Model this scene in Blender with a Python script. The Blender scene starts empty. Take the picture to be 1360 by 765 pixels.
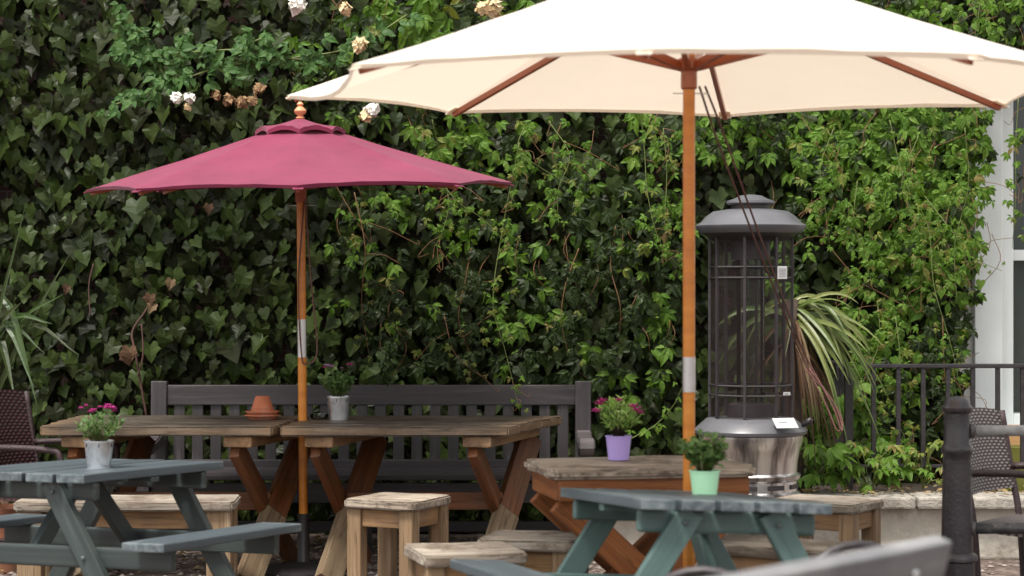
import bpy, bmesh, math, random
import numpy as np
from mathutils import Vector, Matrix, noise
R = math.radians
random.seed(11); rng = np.random.default_rng(5)
scene = bpy.context.scene
C = scene.collection
F, HZ, EYE = 2800.0, 382.0, 1.463          # focal length in photo pixels, horizon row, eye height

def P(x, y, Y):
    "point seen at photo pixel x, y at distance Y"
    return Vector(((x-680)*Y/F, Y, EYE-(y-HZ)*Y/F))

# ------------------------------------------------------------------ helpers
def tag(o, label=None, cat=None, group=None, kind=None):
    if label: o['label'] = label
    if cat: o['category'] = cat
    if group: o['group'] = group
    if kind: o['kind'] = kind
    return o

def thing(name, label, cat, loc=(0, 0, 0), rz=0.0, group=None, rx=0.0, ry=0.0):
    o = bpy.data.objects.new(name, None); C.objects.link(o)
    o.empty_display_size = .1
    o.location = loc; o.rotation_euler = (rx, ry, rz)
    return tag(o, label, cat, group)

def obj(name, bm, mat, parent=None, mtx=None, smooth=False):
    me = bpy.data.meshes.new(name)
    if smooth:
        for f in bm.faces: f.smooth = True
    bm.to_mesh(me); bm.free()
    me.materials.append(mat)
    o = bpy.data.objects.new(name, me); C.objects.link(o)
    if parent: o.parent = parent
    if mtx is not None: o.matrix_basis = mtx
    return o

def obj_np(name, V, Fc, mat, parent=None, smooth=False):
    me = bpy.data.meshes.new(name)
    me.from_pydata([tuple(v) for v in V], [], Fc)
    if smooth: me.polygons.foreach_set('use_smooth', [True]*len(me.polygons))
    me.materials.append(mat)
    o = bpy.data.objects.new(name, me); C.objects.link(o)
    if parent: o.parent = parent
    return o

def T(x, y, z): return Matrix.Translation((x, y, z))

def axes(p1, p2, up=(0, 0, 1)):
    p1, p2 = Vector(p1), Vector(p2)
    x = (p2-p1).normalized(); z = Vector(up); z = (z-x*z.dot(x))
    if z.length < 1e-4: z = Vector((0, 1, 0)); z = z-x*z.dot(x)
    z.normalize(); y = z.cross(x)
    m = Matrix.Identity(4)
    for i in range(3): m[i][0], m[i][1], m[i][2] = x[i], y[i], z[i]
    c = (p1+p2)/2
    for i in range(3): m[i][3] = c[i]
    return m, (p2-p1).length

def add_box(bm, l, w, t, m=None, bevel=.004, cuts=0, wob=0.0, seed=0, seg=2):
    b = bmesh.new()
    bmesh.ops.create_cube(b, size=1)
    for v in b.verts: v.co = Vector((v.co.x*l, v.co.y*w, v.co.z*t))
    if cuts:
        es = [e for e in b.edges if abs((e.verts[0].co-e.verts[1].co).x) > l*.9]
        bmesh.ops.subdivide_edges(b, edges=es, cuts=cuts)
    if bevel:
        b.normal_update()
        es = [e for e in b.edges if len(e.link_faces) == 2 and e.calc_face_angle() > .5]
        bmesh.ops.bevel(b, geom=es, offset=min(bevel, t*.45, w*.45), segments=seg, affect='EDGES', profile=.6)
    if wob:
        o = Vector((seed*3.1, seed*1.7, seed*.9))
        for v in b.verts:
            n = noise.noise_vector(v.co*6+o)
            v.co += Vector((n.x, n.y, n.z*.7))*wob
    if m is not None: b.transform(m)
    me = bpy.data.meshes.new('tmp'); b.to_mesh(me); b.free(); bm.from_mesh(me); bpy.data.meshes.remove(me)
    return bm

def board(name, p1, p2, w, t, mat, parent, up=(0, 0, 1), bevel=.005, cuts=6, wob=.0015, seed=None):
    "a beam from p1 to p2, grain along its local X"
    m, l = axes(p1, p2, up)
    return obj(name, add_box(bmesh.new(), l, w, t, None, bevel, cuts, wob, random.random()*50 if seed is None else seed), mat, parent, m)

def ring_pts(r, n=24, ph=0): return [(r*math.cos(2*math.pi*i/n+ph), r*math.sin(2*math.pi*i/n+ph)) for i in range(n)]

def add_lathe(bm, prof, n=32, m=None, cap0=True, cap1=True, ph=0):
    rows = []
    for (r, z) in prof:
        rows.append([bm.verts.new(((m @ Vector((x, y, z))) if m is not None else Vector((x, y, z)))) for x, y in ring_pts(r, n, ph)])
    for a, b in zip(rows, rows[1:]):
        for i in range(n):
            bm.faces.new((a[i], a[(i+1) % n], b[(i+1) % n], b[i]))
    if cap0: bm.faces.new(rows[0][::-1])
    if cap1: bm.faces.new(rows[-1])
    return bm

def lathe(name, prof, mat, parent, loc=(0, 0, 0), n=32, smooth=True, ph=0, cap0=True, cap1=True):
    o = obj(name, add_lathe(bmesh.new(), prof, n, None, cap0, cap1, ph), mat, parent, T(*loc), smooth)
    if smooth: sharp(o)
    return o

def sharp(o, ang=40):
    me = o.data
    try: me.set_sharp_from_angle(angle=R(ang))
    except Exception: pass

def add_tube(bm, pts, r, n=8, closed=False):
    pts = [Vector(p) for p in pts]; rr = r if isinstance(r, (list, tuple)) else [r]*len(pts)
    rows = []; N = len(pts); prev = None
    for i, p in enumerate(pts):
        a = pts[(i-1) % N] if (closed or i > 0) else p
        b = pts[(i+1) % N] if (closed or i < N-1) else p
        t = (b-a).normalized()
        if prev is None:
            u = t.cross(Vector((0, 0, 1)))
            if u.length < .05: u = t.cross(Vector((1, 0, 0)))
        else: u = prev-t*prev.dot(t)
        u.normalize(); prev = u; w = t.cross(u)
        rows.append([bm.verts.new(p+(u*math.cos(2*math.pi*k/n)+w*math.sin(2*math.pi*k/n))*rr[i]) for k in range(n)])
    for i in range(N if closed else N-1):
        a, b = rows[i], rows[(i+1) % N]
        for k in range(n): bm.faces.new((a[k], a[(k+1) % n], b[(k+1) % n], b[k]))
    if not closed:
        bm.faces.new(rows[0][::-1]); bm.faces.new(rows[-1])
    return bm

def tube(name, pts, r, mat, parent, n=8, closed=False):
    return obj(name, add_tube(bmesh.new(), pts, r, n, closed), mat, parent, None, True)

def curve(pts, n=8):
    "Catmull-Rom through pts"
    pts = [Vector(p) for p in pts]; out = []
    q = [pts[0]*2-pts[1]]+pts+[pts[-1]*2-pts[-2]]
    for i in range(1, len(q)-2):
        for k in range(n):
            t = k/n; a, b, c, d = q[i-1], q[i], q[i+1], q[i+2]
            out.append(.5*((2*b)+(c-a)*t+(2*a-5*b+4*c-d)*t*t+(3*b-a-3*c+d)*t**3))
    out.append(pts[-1]); return out

# ------------------------------------------------------------------ materials
def newmat(name):
    m = bpy.data.materials.new(name); m.use_nodes = True
    nt = m.node_tree; b = nt.nodes['Principled BSDF']
    return m, nt, b

def N(nt, t, **kw):
    n = nt.nodes.new(t)
    for k, v in kw.items():
        if k in n.inputs: n.inputs[k].default_value = v
        else: setattr(n, k, v)
    return n

def ramp(nt, stops, interp='LINEAR'):
    r = nt.nodes.new('ShaderNodeValToRGB'); r.color_ramp.interpolation = interp
    e = r.color_ramp.elements
    while len(e) < len(stops): e.new(.5)
    for el, (p, c) in zip(e, stops): el.position = p; el.color = (*c, 1)
    return r

def L(nt, a, b): nt.links.new(a, b)

def mixc(nt, fac, a, b, mode='MIX'):
    m = nt.nodes.new('ShaderNodeMix'); m.data_type = 'RGBA'; m.blend_type = mode
    for i, s in ((0, fac), (6, a), (7, b)):
        if isinstance(s, (int, float)): m.inputs[i].default_value = s
        elif isinstance(s, tuple): m.inputs[i].default_value = (*s, 1)
        else: L(nt, s, m.inputs[i])
    return m.outputs[2]

def plain(name, col, rough=.6, var=.25, scale=8, metal=0, bump=.15, bscale=40, spec=.5, worn=None, wornw=(.54, .60), dirt=None):
    m, nt, b = newmat(name)
    tc = N(nt, 'ShaderNodeTexCoord')
    no = N(nt, 'ShaderNodeTexNoise', Scale=scale, Detail=6, Roughness=.6); L(nt, tc.outputs['Object'], no.inputs['Vector'])
    lo = tuple(c*(1-var) for c in col); hi = tuple(min(1, c*(1+var)) for c in col)
    r = ramp(nt, [(.3, lo), (.7, hi)]); L(nt, no.outputs['Fac'], r.inputs['Fac'])
    c = r.outputs['Color']
    if dirt:
        n3 = N(nt, 'ShaderNodeTexNoise', Scale=scale*.35, Detail=8, Roughness=.7); L(nt, tc.outputs['Object'], n3.inputs['Vector'])
        rr = ramp(nt, [(.52, (0, 0, 0)), (.68, (1, 1, 1))]); L(nt, n3.outputs['Fac'], rr.inputs['Fac'])
        c = mixc(nt, rr.outputs['Color'], c, dirt)
    if worn:
        g = N(nt, 'ShaderNodeNewGeometry')
        n2 = N(nt, 'ShaderNodeTexNoise', Scale=30, Detail=5); L(nt, tc.outputs['Object'], n2.inputs['Vector'])
        ad = N(nt, 'ShaderNodeMath', operation='MULTIPLY_ADD'); L(nt, n2.outputs['Fac'], ad.inputs[0]); ad.inputs[1].default_value = .16
        L(nt, g.outputs['Pointiness'], ad.inputs[2])
        rr = ramp(nt, [(wornw[0]+.06, (0, 0, 0)), (wornw[1]+.06, (1, 1, 1))]); L(nt, ad.outputs[0], rr.inputs['Fac'])
        c = mixc(nt, rr.outputs['Color'], c, worn)
    L(nt, c, b.inputs['Base Color'])
    b.inputs['Metallic'].default_value = metal; b.inputs['Specular IOR Level'].default_value = spec
    rr = N(nt, 'ShaderNodeMapRange'); L(nt, no.outputs['Fac'], rr.inputs['Value'])
    rr.inputs['To Min'].default_value = max(.03, rough-.12); rr.inputs['To Max'].default_value = min(1, rough+.12)
    L(nt, rr.outputs['Result'], b.inputs['Roughness'])
    if bump:
        n2 = N(nt, 'ShaderNodeTexNoise', Scale=bscale, Detail=5); L(nt, tc.outputs['Object'], n2.inputs['Vector'])
        bu = N(nt, 'ShaderNodeBump', Strength=bump, Distance=.01); L(nt, n2.outputs['Fac'], bu.inputs['Height']); L(nt, bu.outputs['Normal'], b.inputs['Normal'])
    return m

def wood(name, dark, mid, light, rough=.7, bump=.35, blotch=None, grain=1.0, spec=.3, worn=None, wornw=(.53, .6), crack=0.0, moss=None):
    "long grain along the object's local X"
    m, nt, b = newmat(name)
    tc = N(nt, 'ShaderNodeTexCoord'); oi = N(nt, 'ShaderNodeObjectInfo'); g = N(nt, 'ShaderNodeNewGeometry')
    off = N(nt, 'ShaderNodeVectorMath', operation='MULTIPLY_ADD')
    cb = N(nt, 'ShaderNodeCombineXYZ'); L(nt, oi.outputs['Random'], cb.inputs[0]); L(nt, g.outputs['Random Per Island'], cb.inputs[1]); L(nt, oi.outputs['Random'], cb.inputs[2])
    L(nt, cb.outputs[0], off.inputs[0]); off.inputs[1].default_value = (17, 9, 13); L(nt, tc.outputs['Object'], off.inputs[2])
    mp = N(nt, 'ShaderNodeMapping'); mp.inputs['Scale'].default_value = (1.6*grain, 30*grain, 30*grain); L(nt, off.outputs[0], mp.inputs['Vector'])
    n1 = N(nt, 'ShaderNodeTexNoise', Scale=1.0, Detail=7, Roughness=.65, Distortion=.4); L(nt, mp.outputs[0], n1.inputs['Vector'])
    n2 = N(nt, 'ShaderNodeTexNoise', Scale=4, Detail=5, Roughness=.6); L(nt, off.outputs[0], n2.inputs['Vector'])
    r = ramp(nt, [(.25, dark), (.5, mid), (.75, light)]); L(nt, n1.outputs['Fac'], r.inputs['Fac'])
    c = r.outputs['Color']
    # board to board tone
    mr = N(nt, 'ShaderNodeMapRange'); L(nt, g.outputs['Random Per Island'], mr.inputs['Value']); mr.inputs['To Min'].default_value = .8; mr.inputs['To Max'].default_value = 1.15
    hs = N(nt, 'ShaderNodeHueSaturation'); L(nt, c, hs.inputs['Color']); L(nt, mr.outputs[0], hs.inputs['Value']); c = hs.outputs['Color']
    if blotch:
        rr = ramp(nt, [(.42, (0, 0, 0)), (.66, (1, 1, 1))]); L(nt, n2.outputs['Fac'], rr.inputs['Fac'])
        mm = N(nt, 'ShaderNodeMath', operation='MULTIPLY'); L(nt, rr.outputs['Color'], mm.inputs[0]); mm.inputs[1].default_value = .75
        c = mixc(nt, mm.outputs[0], c, blotch)
    if moss:
        n4 = N(nt, 'ShaderNodeTexNoise', Scale=26, Detail=7, Roughness=.75); L(nt, off.outputs[0], n4.inputs['Vector'])
        ml = N(nt, 'ShaderNodeMath', operation='MULTIPLY'); L(nt, n4.outputs['Fac'], ml.inputs[0]); L(nt, n2.outputs['Fac'], ml.inputs[1])
        rr = ramp(nt, [(.25, (0, 0, 0)), (.34, (1, 1, 1))]); L(nt, ml.outputs[0], rr.inputs['Fac'])
        m5 = N(nt, 'ShaderNodeMath', operation='MULTIPLY'); L(nt, rr.outputs['Color'], m5.inputs[0]); m5.inputs[1].default_value = .8
        c = mixc(nt, m5.outputs[0], c, moss)
    if crack:
        mp3 = N(nt, 'ShaderNodeMapping'); mp3.inputs['Scale'].default_value = (1.1, 34, 34); L(nt, off.outputs[0], mp3.inputs['Vector'])
        n3 = N(nt, 'ShaderNodeTexNoise', Scale=1.0, Detail=3, Roughness=.5, Distortion=.2); L(nt, mp3.outputs[0], n3.inputs['Vector'])
        rr = ramp(nt, [(.475, (0, 0, 0)), (.5, (1, 1, 1)), (.525, (0, 0, 0))]); L(nt, n3.outputs['Fac'], rr.inputs['Fac'])
        m3 = N(nt, 'ShaderNodeMath', operation='MULTIPLY'); L(nt, rr.outputs['Color'], m3.inputs[0]); m3.inputs[1].default_value = crack
        c = mixc(nt, m3.outputs[0], c, tuple(x*.3 for x in dark))
    if worn:
        ad = N(nt, 'ShaderNodeMath', operation='MULTIPLY_ADD'); L(nt, n1.outputs['Fac'], ad.inputs[0]); ad.inputs[1].default_value = .16; L(nt, g.outputs['Pointiness'], ad.inputs[2])
        rr = ramp(nt, [(wornw[0]+.07, (0, 0, 0)), (wornw[1]+.07, (1, 1, 1))]); L(nt, ad.outputs[0], rr.inputs['Fac'])
        c = mixc(nt, rr.outputs['Color'], c, worn)
    L(nt, c, b.inputs['Base Color']); b.inputs['Roughness'].default_value = rough; b.inputs['Specular IOR Level'].default_value = spec
    bu = N(nt, 'ShaderNodeBump', Strength=bump, Distance=.006); L(nt, n1.outputs['Fac'], bu.inputs['Height']); L(nt, bu.outputs['Normal'], b.inputs['Normal'])
    return m

def leafmat(name, cols, rough=.45, trans=.25, spec=.4, edge=None):
    m, nt, b = newmat(name)
    g = N(nt, 'ShaderNodeNewGeometry'); tc = N(nt, 'ShaderNodeTexCoord')
    r = ramp(nt, [(i/(max(1, len(cols)-1)), c) for i, c in enumerate(cols)]); L(nt, g.outputs['Random Per Island'], r.inputs['Fac'])
    no = N(nt, 'ShaderNodeTexNoise', Scale=60, Detail=3); L(nt, tc.outputs['Object'], no.inputs['Vector'])
    mr = N(nt, 'ShaderNodeMapRange'); L(nt, no.outputs['Fac'], mr.inputs['Value']); mr.inputs['To Min'].default_value = .7; mr.inputs['To Max'].default_value = 1.3
    hs = N(nt, 'ShaderNodeHueSaturation'); L(nt, r.outputs['Color'], hs.inputs['Color']); L(nt, mr.outputs[0], hs.inputs['Value'])
    L(nt, hs.outputs['Color'], b.inputs['Base Color'])
    b.inputs['Roughness'].default_value = rough; b.inputs['Specular IOR Level'].default_value = spec
    bu = N(nt, 'ShaderNodeBump', Strength=.25, Distance=.004); L(nt, no.outputs['Fac'], bu.inputs['Height']); L(nt, bu.outputs['Normal'], b.inputs['Normal'])
    tr = N(nt, 'ShaderNodeBsdfTranslucent')
    h2 = N(nt, 'ShaderNodeHueSaturation', Saturation=1.15, Value=1.6); L(nt, hs.outputs['Color'], h2.inputs['Color']); L(nt, h2.outputs['Color'], tr.inputs['Color'])
    mx = N(nt, 'ShaderNodeMixShader'); mx.inputs[0].default_value = trans
    L(nt, b.outputs[0], mx.inputs[1]); L(nt, tr.outputs[0], mx.inputs[2])
    L(nt, mx.outputs[0], nt.nodes['Material Output'].inputs['Surface'])
    return m

def fabric(name, col, trans, tcol=None, var=.06):
    m, nt, b = newmat(name)
    tc = N(nt, 'ShaderNodeTexCoord')
    no = N(nt, 'ShaderNodeTexNoise', Scale=3, Detail=6, Roughness=.65); L(nt, tc.outputs['Object'], no.inputs['Vector'])
    r = ramp(nt, [(.3, tuple(c*(1-var) for c in col)), (.7, tuple(min(1, c*(1+var)) for c in col))]); L(nt, no.outputs['Fac'], r.inputs['Fac'])
    L(nt, r.outputs['Color'], b.inputs['Base Color']); b.inputs['Roughness'].default_value = .9; b.inputs['Specular IOR Level'].default_value = .15
    b.inputs['Sheen Weight'].default_value = .15
    wv = N(nt, 'ShaderNodeTexNoise', Scale=220, Detail=2); L(nt, tc.outputs['Object'], wv.inputs['Vector'])
    bu = N(nt, 'ShaderNodeBump', Strength=.12, Distance=.002); L(nt, wv.outputs['Fac'], bu.inputs['Height']); L(nt, bu.outputs['Normal'], b.inputs['Normal'])
    tr = N(nt, 'ShaderNodeBsdfTranslucent'); tr.inputs['Color'].default_value = (*(tcol or col), 1)
    mx = N(nt, 'ShaderNodeMixShader'); mx.inputs[0].default_value = trans
    L(nt, b.outputs[0], mx.inputs[1]); L(nt, tr.outputs[0], mx.inputs[2]); L(nt, mx.outputs[0], nt.nodes['Material Output'].inputs['Surface'])
    return m

def wicker(name, c1, c2):
    "flat rattan strands woven over and under, from the panel's own UVs"
    m, nt, b = newmat(name)
    tc = N(nt, 'ShaderNodeTexCoord'); sp = N(nt, 'ShaderNodeSeparateXYZ'); L(nt, tc.outputs['UV'], sp.inputs[0])
    def wave(o, k, ph=0.0):
        a = N(nt, 'ShaderNodeMath', operation='MULTIPLY_ADD'); L(nt, o, a.inputs[0]); a.inputs[1].default_value = k; a.inputs[2].default_value = ph
        w = N(nt, 'ShaderNodeMath', operation='SINE'); L(nt, a.outputs[0], w.inputs[0]); return w.outputs[0]
    pr = N(nt, 'ShaderNodeMath', operation='MULTIPLY'); L(nt, wave(sp.outputs[0], math.pi*2), pr.inputs[0]); L(nt, wave(sp.outputs[1], math.pi*2), pr.inputs[1])
    rw = N(nt, 'ShaderNodeMath', operation='ABSOLUTE'); L(nt, wave(sp.outputs[1], math.pi*2), rw.inputs[0])
    h = N(nt, 'ShaderNodeMath', operation='MULTIPLY_ADD'); L(nt, pr.outputs[0], h.inputs[0]); h.inputs[1].default_value = .5
    h2 = N(nt, 'ShaderNodeMath', operation='MULTIPLY'); L(nt, rw.outputs[0], h2.inputs[0]); h2.inputs[1].default_value = .5; L(nt, h2.outputs[0], h.inputs[2])
    r = ramp(nt, [(.0, (.012, .009, .009)), (.3, c1), (.85, c2)]); L(nt, h.outputs[0], r.inputs['Fac']); L(nt, r.outputs['Color'], b.inputs['Base Color']); b.inputs['Roughness'].default_value = .5
    bu = N(nt, 'ShaderNodeBump', Strength=.5, Distance=.01); L(nt, h.outputs[0], bu.inputs['Height']); L(nt, bu.outputs['Normal'], b.inputs['Normal'])
    return m

M = {}
M['old_top'] = wood('weathered table wood', (.020, .015, .011), (.085, .067, .051), (.22, .19, .155), .6, .6, blotch=(.036, .028, .021), worn=(.19, .12, .07), wornw=(.56, .63), crack=.8, moss=(.03, .026, .018))
M['pale_top'] = wood('bleached stool wood', (.10, .08, .062), (.30, .258, .21), (.50, .455, .395), .75, .6, blotch=(.17, .13, .095), crack=.7, moss=(.12, .09, .065))
M['mid_top'] = wood('greyed square table wood', (.10, .078, .058), (.34, .28, .22), (.58, .51, .43), .7, .6, blotch=(.20, .155, .12), crack=.7, moss=(.08, .058, .042))
M['stool_leg'] = wood('honey softwood', (.10, .062, .034), (.29, .195, .112), (.47, .35, .235), .6, .3, blotch=(.23, .15, .085), grain=.7, crack=.55)
M['stool_apron'] = wood('honey softwood rails', (.15, .085, .037), (.28, .16, .072), (.40, .25, .13), .6, .3, grain=.7, blotch=(.15, .1, .07), crack=.55)
M['red_leg'] = wood('red brown stained timber', (.068, .022, .008), (.155, .054, .018), (.25, .098, .036), .5, .3, grain=.6, blotch=(.12, .06, .035), crack=.55)
M['worn_leg'] = wood('sun bleached stained timber', (.10, .068, .040), (.24, .175, .108), (.36, .28, .185), .65, .4, grain=.6, blotch=(.16, .105, .062), crack=.6)
M['orange_leg'] = wood('orange stained timber', (.10, .034, .012), (.20, .070, .022), (.29, .115, .04), .5, .3, grain=.6, crack=.55)
M['green_paint'] = wood('grey green painted boards', (.046, .060, .070), (.062, .080, .092), (.086, .107, .120), .42, .3, spec=.5, worn=(.22, .25, .25), wornw=(.56, .63), grain=.8)
M['teal_paint'] = wood('teal green painted timber', (.050, .086, .080), (.068, .116, .108), (.09, .145, .135), .42, .25, spec=.5, worn=(.16, .24, .23), wornw=(.565, .635), grain=.8)
M['olive_paint'] = wood('dull grey green painted timber', (.026, .034, .034), (.036, .047, .046), (.050, .064, .062), .42, .25, spec=.5, worn=(.13, .17, .165), wornw=(.565, .635), grain=.8)
M['bolt'] = plain('weathered bolt', (.10, .12, .12), .5, .2, 40, metal=.4, bump=0)
M['dark_bench'] = wood('dark grey brown bench paint', (.025, .021, .023), (.037, .031, .033), (.053, .045, .048), .5, .3, spec=.45, worn=(.16, .14, .14), wornw=(.57, .66))
M['grey_bench'] = wood('silver grey bench timber', (.10, .10, .105), (.20, .20, .205), (.32, .32, .32), .5, .6, blotch=(.12, .12, .13))
M['pole'] = wood('varnished pole', (.36, .105, .012), (.52, .18, .020), (.62, .25, .036), .3, .1, spec=.6, grain=.5)
M['hub'] = wood('red varnished hub', (.22, .05, .018), (.32, .078, .028), (.38, .11, .045), .3, .1, spec=.6)
M['finial'] = plain('pale turned wood', (.62, .27, .13), .4, .12)
M['steel'] = plain('bright steel sleeve', (.62, .61, .6), .35, .06, metal=1, bump=0)
M['iron'] = plain('black iron', (.022, .018, .02), .42, .3, 14, bump=.25, bscale=60)
M['bollard'] = plain('black gloss paint on cast iron', (.030, .026, .030), .38, .3, 10, bump=.25, bscale=70, worn=(.10, .088, .088), wornw=(.56, .64), dirt=(.05, .042, .04))
M['rail'] = plain('worn grey pipe', (.095, .095, .10), .45, .3, 22, bump=.3, dirt=(.035, .03, .03), worn=(.3, .3, .3))
M['rail_dark'] = plain('scuffed dark pipe', (.045, .042, .045), .42, .4, 22, bump=.3, dirt=(.22, .21, .21))
M['hood'] = plain('grey powder coated steel', (.105, .105, .115), .38, .15, 5, bump=.05, bscale=90)
M['hood_dark'] = plain('dark steel', (.03, .024, .027), .45, .2, 9, bump=.1)
M['label_white'] = plain('white label', (.48, .475, .47), .45, .04, bump=0)
M['ink'] = plain('grey print', (.25, .25, .27), .6, .1, bump=0)
M['chrome'] = plain('galvanised zinc', (.74, .77, .80), .30, .22, 14, metal=.95, bump=.12, bscale=18)
M['lilac'] = plain('lilac plastic', (.42, .32, .70), .35, .04, 6, bump=.03)
M['mint'] = plain('mint green plastic', (.50, .88, .56), .35, .04, 6, bump=.03)
M['terracotta'] = plain('terracotta clay', (.42, .13, .058), .85, .18, 12, bump=.2, dirt=(.42, .2, .13))
M['shaded_clay'] = plain('shade darkened clay', (.20, .075, .038), .85, .2, 10, bump=.2, dirt=(.12, .07, .045))  # darker terracotta: the shade under the chair is put into its colour
M['soil'] = plain('potting soil', (.03, .02, .014), .95, .5, 60, bump=.8, bscale=120)
M['rope'] = plain('brown cord', (.15, .068, .055), .8, .25, 60, bump=.5, bscale=300)
M['stem'] = plain('brown vine stem', (.16, .075, .03), .7, .3, 30)
M['stem_green'] = plain('green yellow tendril', (.12, .15, .035), .6, .3, 20)
M['stem_red'] = plain('reddish woody vine', (.055, .020, .014), .75, .3, 20)
M['trunk'] = plain('shaggy brown trunk', (.05, .032, .022), .9, .4, 30, bump=.8, bscale=50)
M['plaster'] = plain('old painted render', (.47, .435, .375), .9, .16, 9, bump=1.0, bscale=22, dirt=(.27, .235, .19))
M['coping'] = plain('stone coping', (.33, .30, .26), .9, .3, 22, bump=.9, bscale=60, dirt=(.17, .15, .12))
M['whitewall'] = plain('white painted masonry', (.76, .75, .70), .7, .06, 3, bump=.15, bscale=20)
M['whitetrim'] = plain('white gloss trim', (.72, .75, .74), .4, .04, 3, bump=.05)
M['timber_box'] = wood('tan planter boards', (.26, .14, .06), (.40, .23, .10), (.52, .33, .17), .6, .3)
M['olive_pot'] = plain('olive glazed clay', (.14, .14, .03), .3, .2, 9, bump=.05)
M['petal_white'] = plain('white rose petals', (.80, .78, .70), .7, .06, 40, bump=0)
M['petal_cream'] = plain('fading cream petals', (.66, .52, .30), .8, .25, 40, bump=0)
M['petal_dead'] = plain('dry brown petals', (.26, .16, .08), .9, .3, 40, bump=0)
M['petal_magenta'] = plain('magenta petals', (.50, .03, .24), .6, .3, 60, bump=0)
M['petal_mauve'] = plain('pale mauve petals', (.55, .30, .52), .6, .3, 60, bump=0)
M['petal_blush'] = plain('blush petals', (.62, .45, .45), .6, .2, 60, bump=0)
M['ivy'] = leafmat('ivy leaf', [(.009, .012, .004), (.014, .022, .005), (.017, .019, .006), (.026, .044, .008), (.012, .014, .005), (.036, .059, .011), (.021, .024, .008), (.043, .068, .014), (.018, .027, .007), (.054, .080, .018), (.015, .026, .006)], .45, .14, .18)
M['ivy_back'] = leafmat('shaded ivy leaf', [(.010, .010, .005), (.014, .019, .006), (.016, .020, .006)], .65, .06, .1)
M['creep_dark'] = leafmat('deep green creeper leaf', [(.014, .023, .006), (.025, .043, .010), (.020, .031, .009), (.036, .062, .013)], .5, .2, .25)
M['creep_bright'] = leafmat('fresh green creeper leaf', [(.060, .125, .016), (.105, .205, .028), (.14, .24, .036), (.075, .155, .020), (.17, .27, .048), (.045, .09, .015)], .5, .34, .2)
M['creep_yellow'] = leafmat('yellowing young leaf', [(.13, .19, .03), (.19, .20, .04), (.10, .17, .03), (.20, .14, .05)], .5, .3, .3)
M['rose_leaf'] = leafmat('rose leaf', [(.035, .085, .018), (.05, .115, .026), (.07, .14, .035), (.045, .10, .02)], .5, .25, .25)
M['strap'] = leafmat('strap leaf', [(.07, .105, .022), (.12, .16, .04), (.19, .21, .065), (.05, .08, .018)], .4, .25, .4)
M['strap_dull'] = leafmat('grey green strap leaf', [(.03, .055, .014), (.05, .088, .022), (.04, .05, .018), (.07, .12, .03)], .4, .2, .4)
M['strap_dead'] = leafmat('dry strap leaf', [(.065, .034, .02), (.11, .062, .034), (.05, .024, .016), (.19, .13, .07)], .7, .1, .2)
M['herb'] = leafmat('herb leaf', [(.045, .10, .028), (.08, .155, .042), (.11, .19, .06)], .5, .25, .3)
M['herb_light'] = leafmat('light herb leaf', [(.20, .36, .08), (.30, .46, .13), (.38, .50, .18)], .5, .3, .3)
M['herb_dark'] = leafmat('dark box leaf', [(.05, .115, .028), (.08, .16, .036), (.13, .21, .06)], .4, .2, .4)
M['litter'] = leafmat('fallen leaf litter', [(.20, .13, .06), (.30, .22, .10), (.12, .07, .04), (.34, .30, .2)], .8, .05, .2)
M['canopy_white'] = fabric('cream canvas', (.90, .83, .74), .36, (.93, .80, .65), .05)
M['canopy_red'] = fabric('burgundy canvas', (.21, .029, .070), .10, (.2, .015, .04), .20)
M['wicker_maroon'] = wicker('maroon woven rattan', (.045, .016, .018), (.085, .036, .038))
M['wicker_grey'] = wicker('grey brown woven rattan', (.10, .085, .082), (.22, .19, .185))
M['rattan_dark'] = plain('dark wrapped rattan', (.035, .018, .02), .45, .3, 60, bump=.6, bscale=150)

def glass(name, col, rough=.02, alpha_mix=.8):
    m, nt, b = newmat(name)
    nt.nodes.remove(b)
    t = N(nt, 'ShaderNodeBsdfTransparent'); t.inputs[0].default_value = (*col, 1)
    g = N(nt, 'ShaderNodeBsdfGlossy'); g.inputs['Roughness'].default_value = rough
    fr = N(nt, 'ShaderNodeFresnel', IOR=1.45); mx = N(nt, 'ShaderNodeMixShader')
    L(nt, fr.outputs[0], mx.inputs[0]); L(nt, t.outputs[0], mx.inputs[1]); L(nt, g.outputs[0], mx.inputs[2])
    L(nt, mx.outputs[0], nt.nodes['Material Output'].inputs['Surface']); return m
M['tubeglass'] = glass('heater glass tube', (.80, .84, .82))
M['ashglass'] = glass('moulded clear glass', (.75, .78, .76), .08)
m, nt, b = newmat('dark window glass'); b.inputs['Base Color'].default_value = (.05, .06, .055, 1); b.inputs['Roughness'].default_value = .08; M['winglass'] = m

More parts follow.
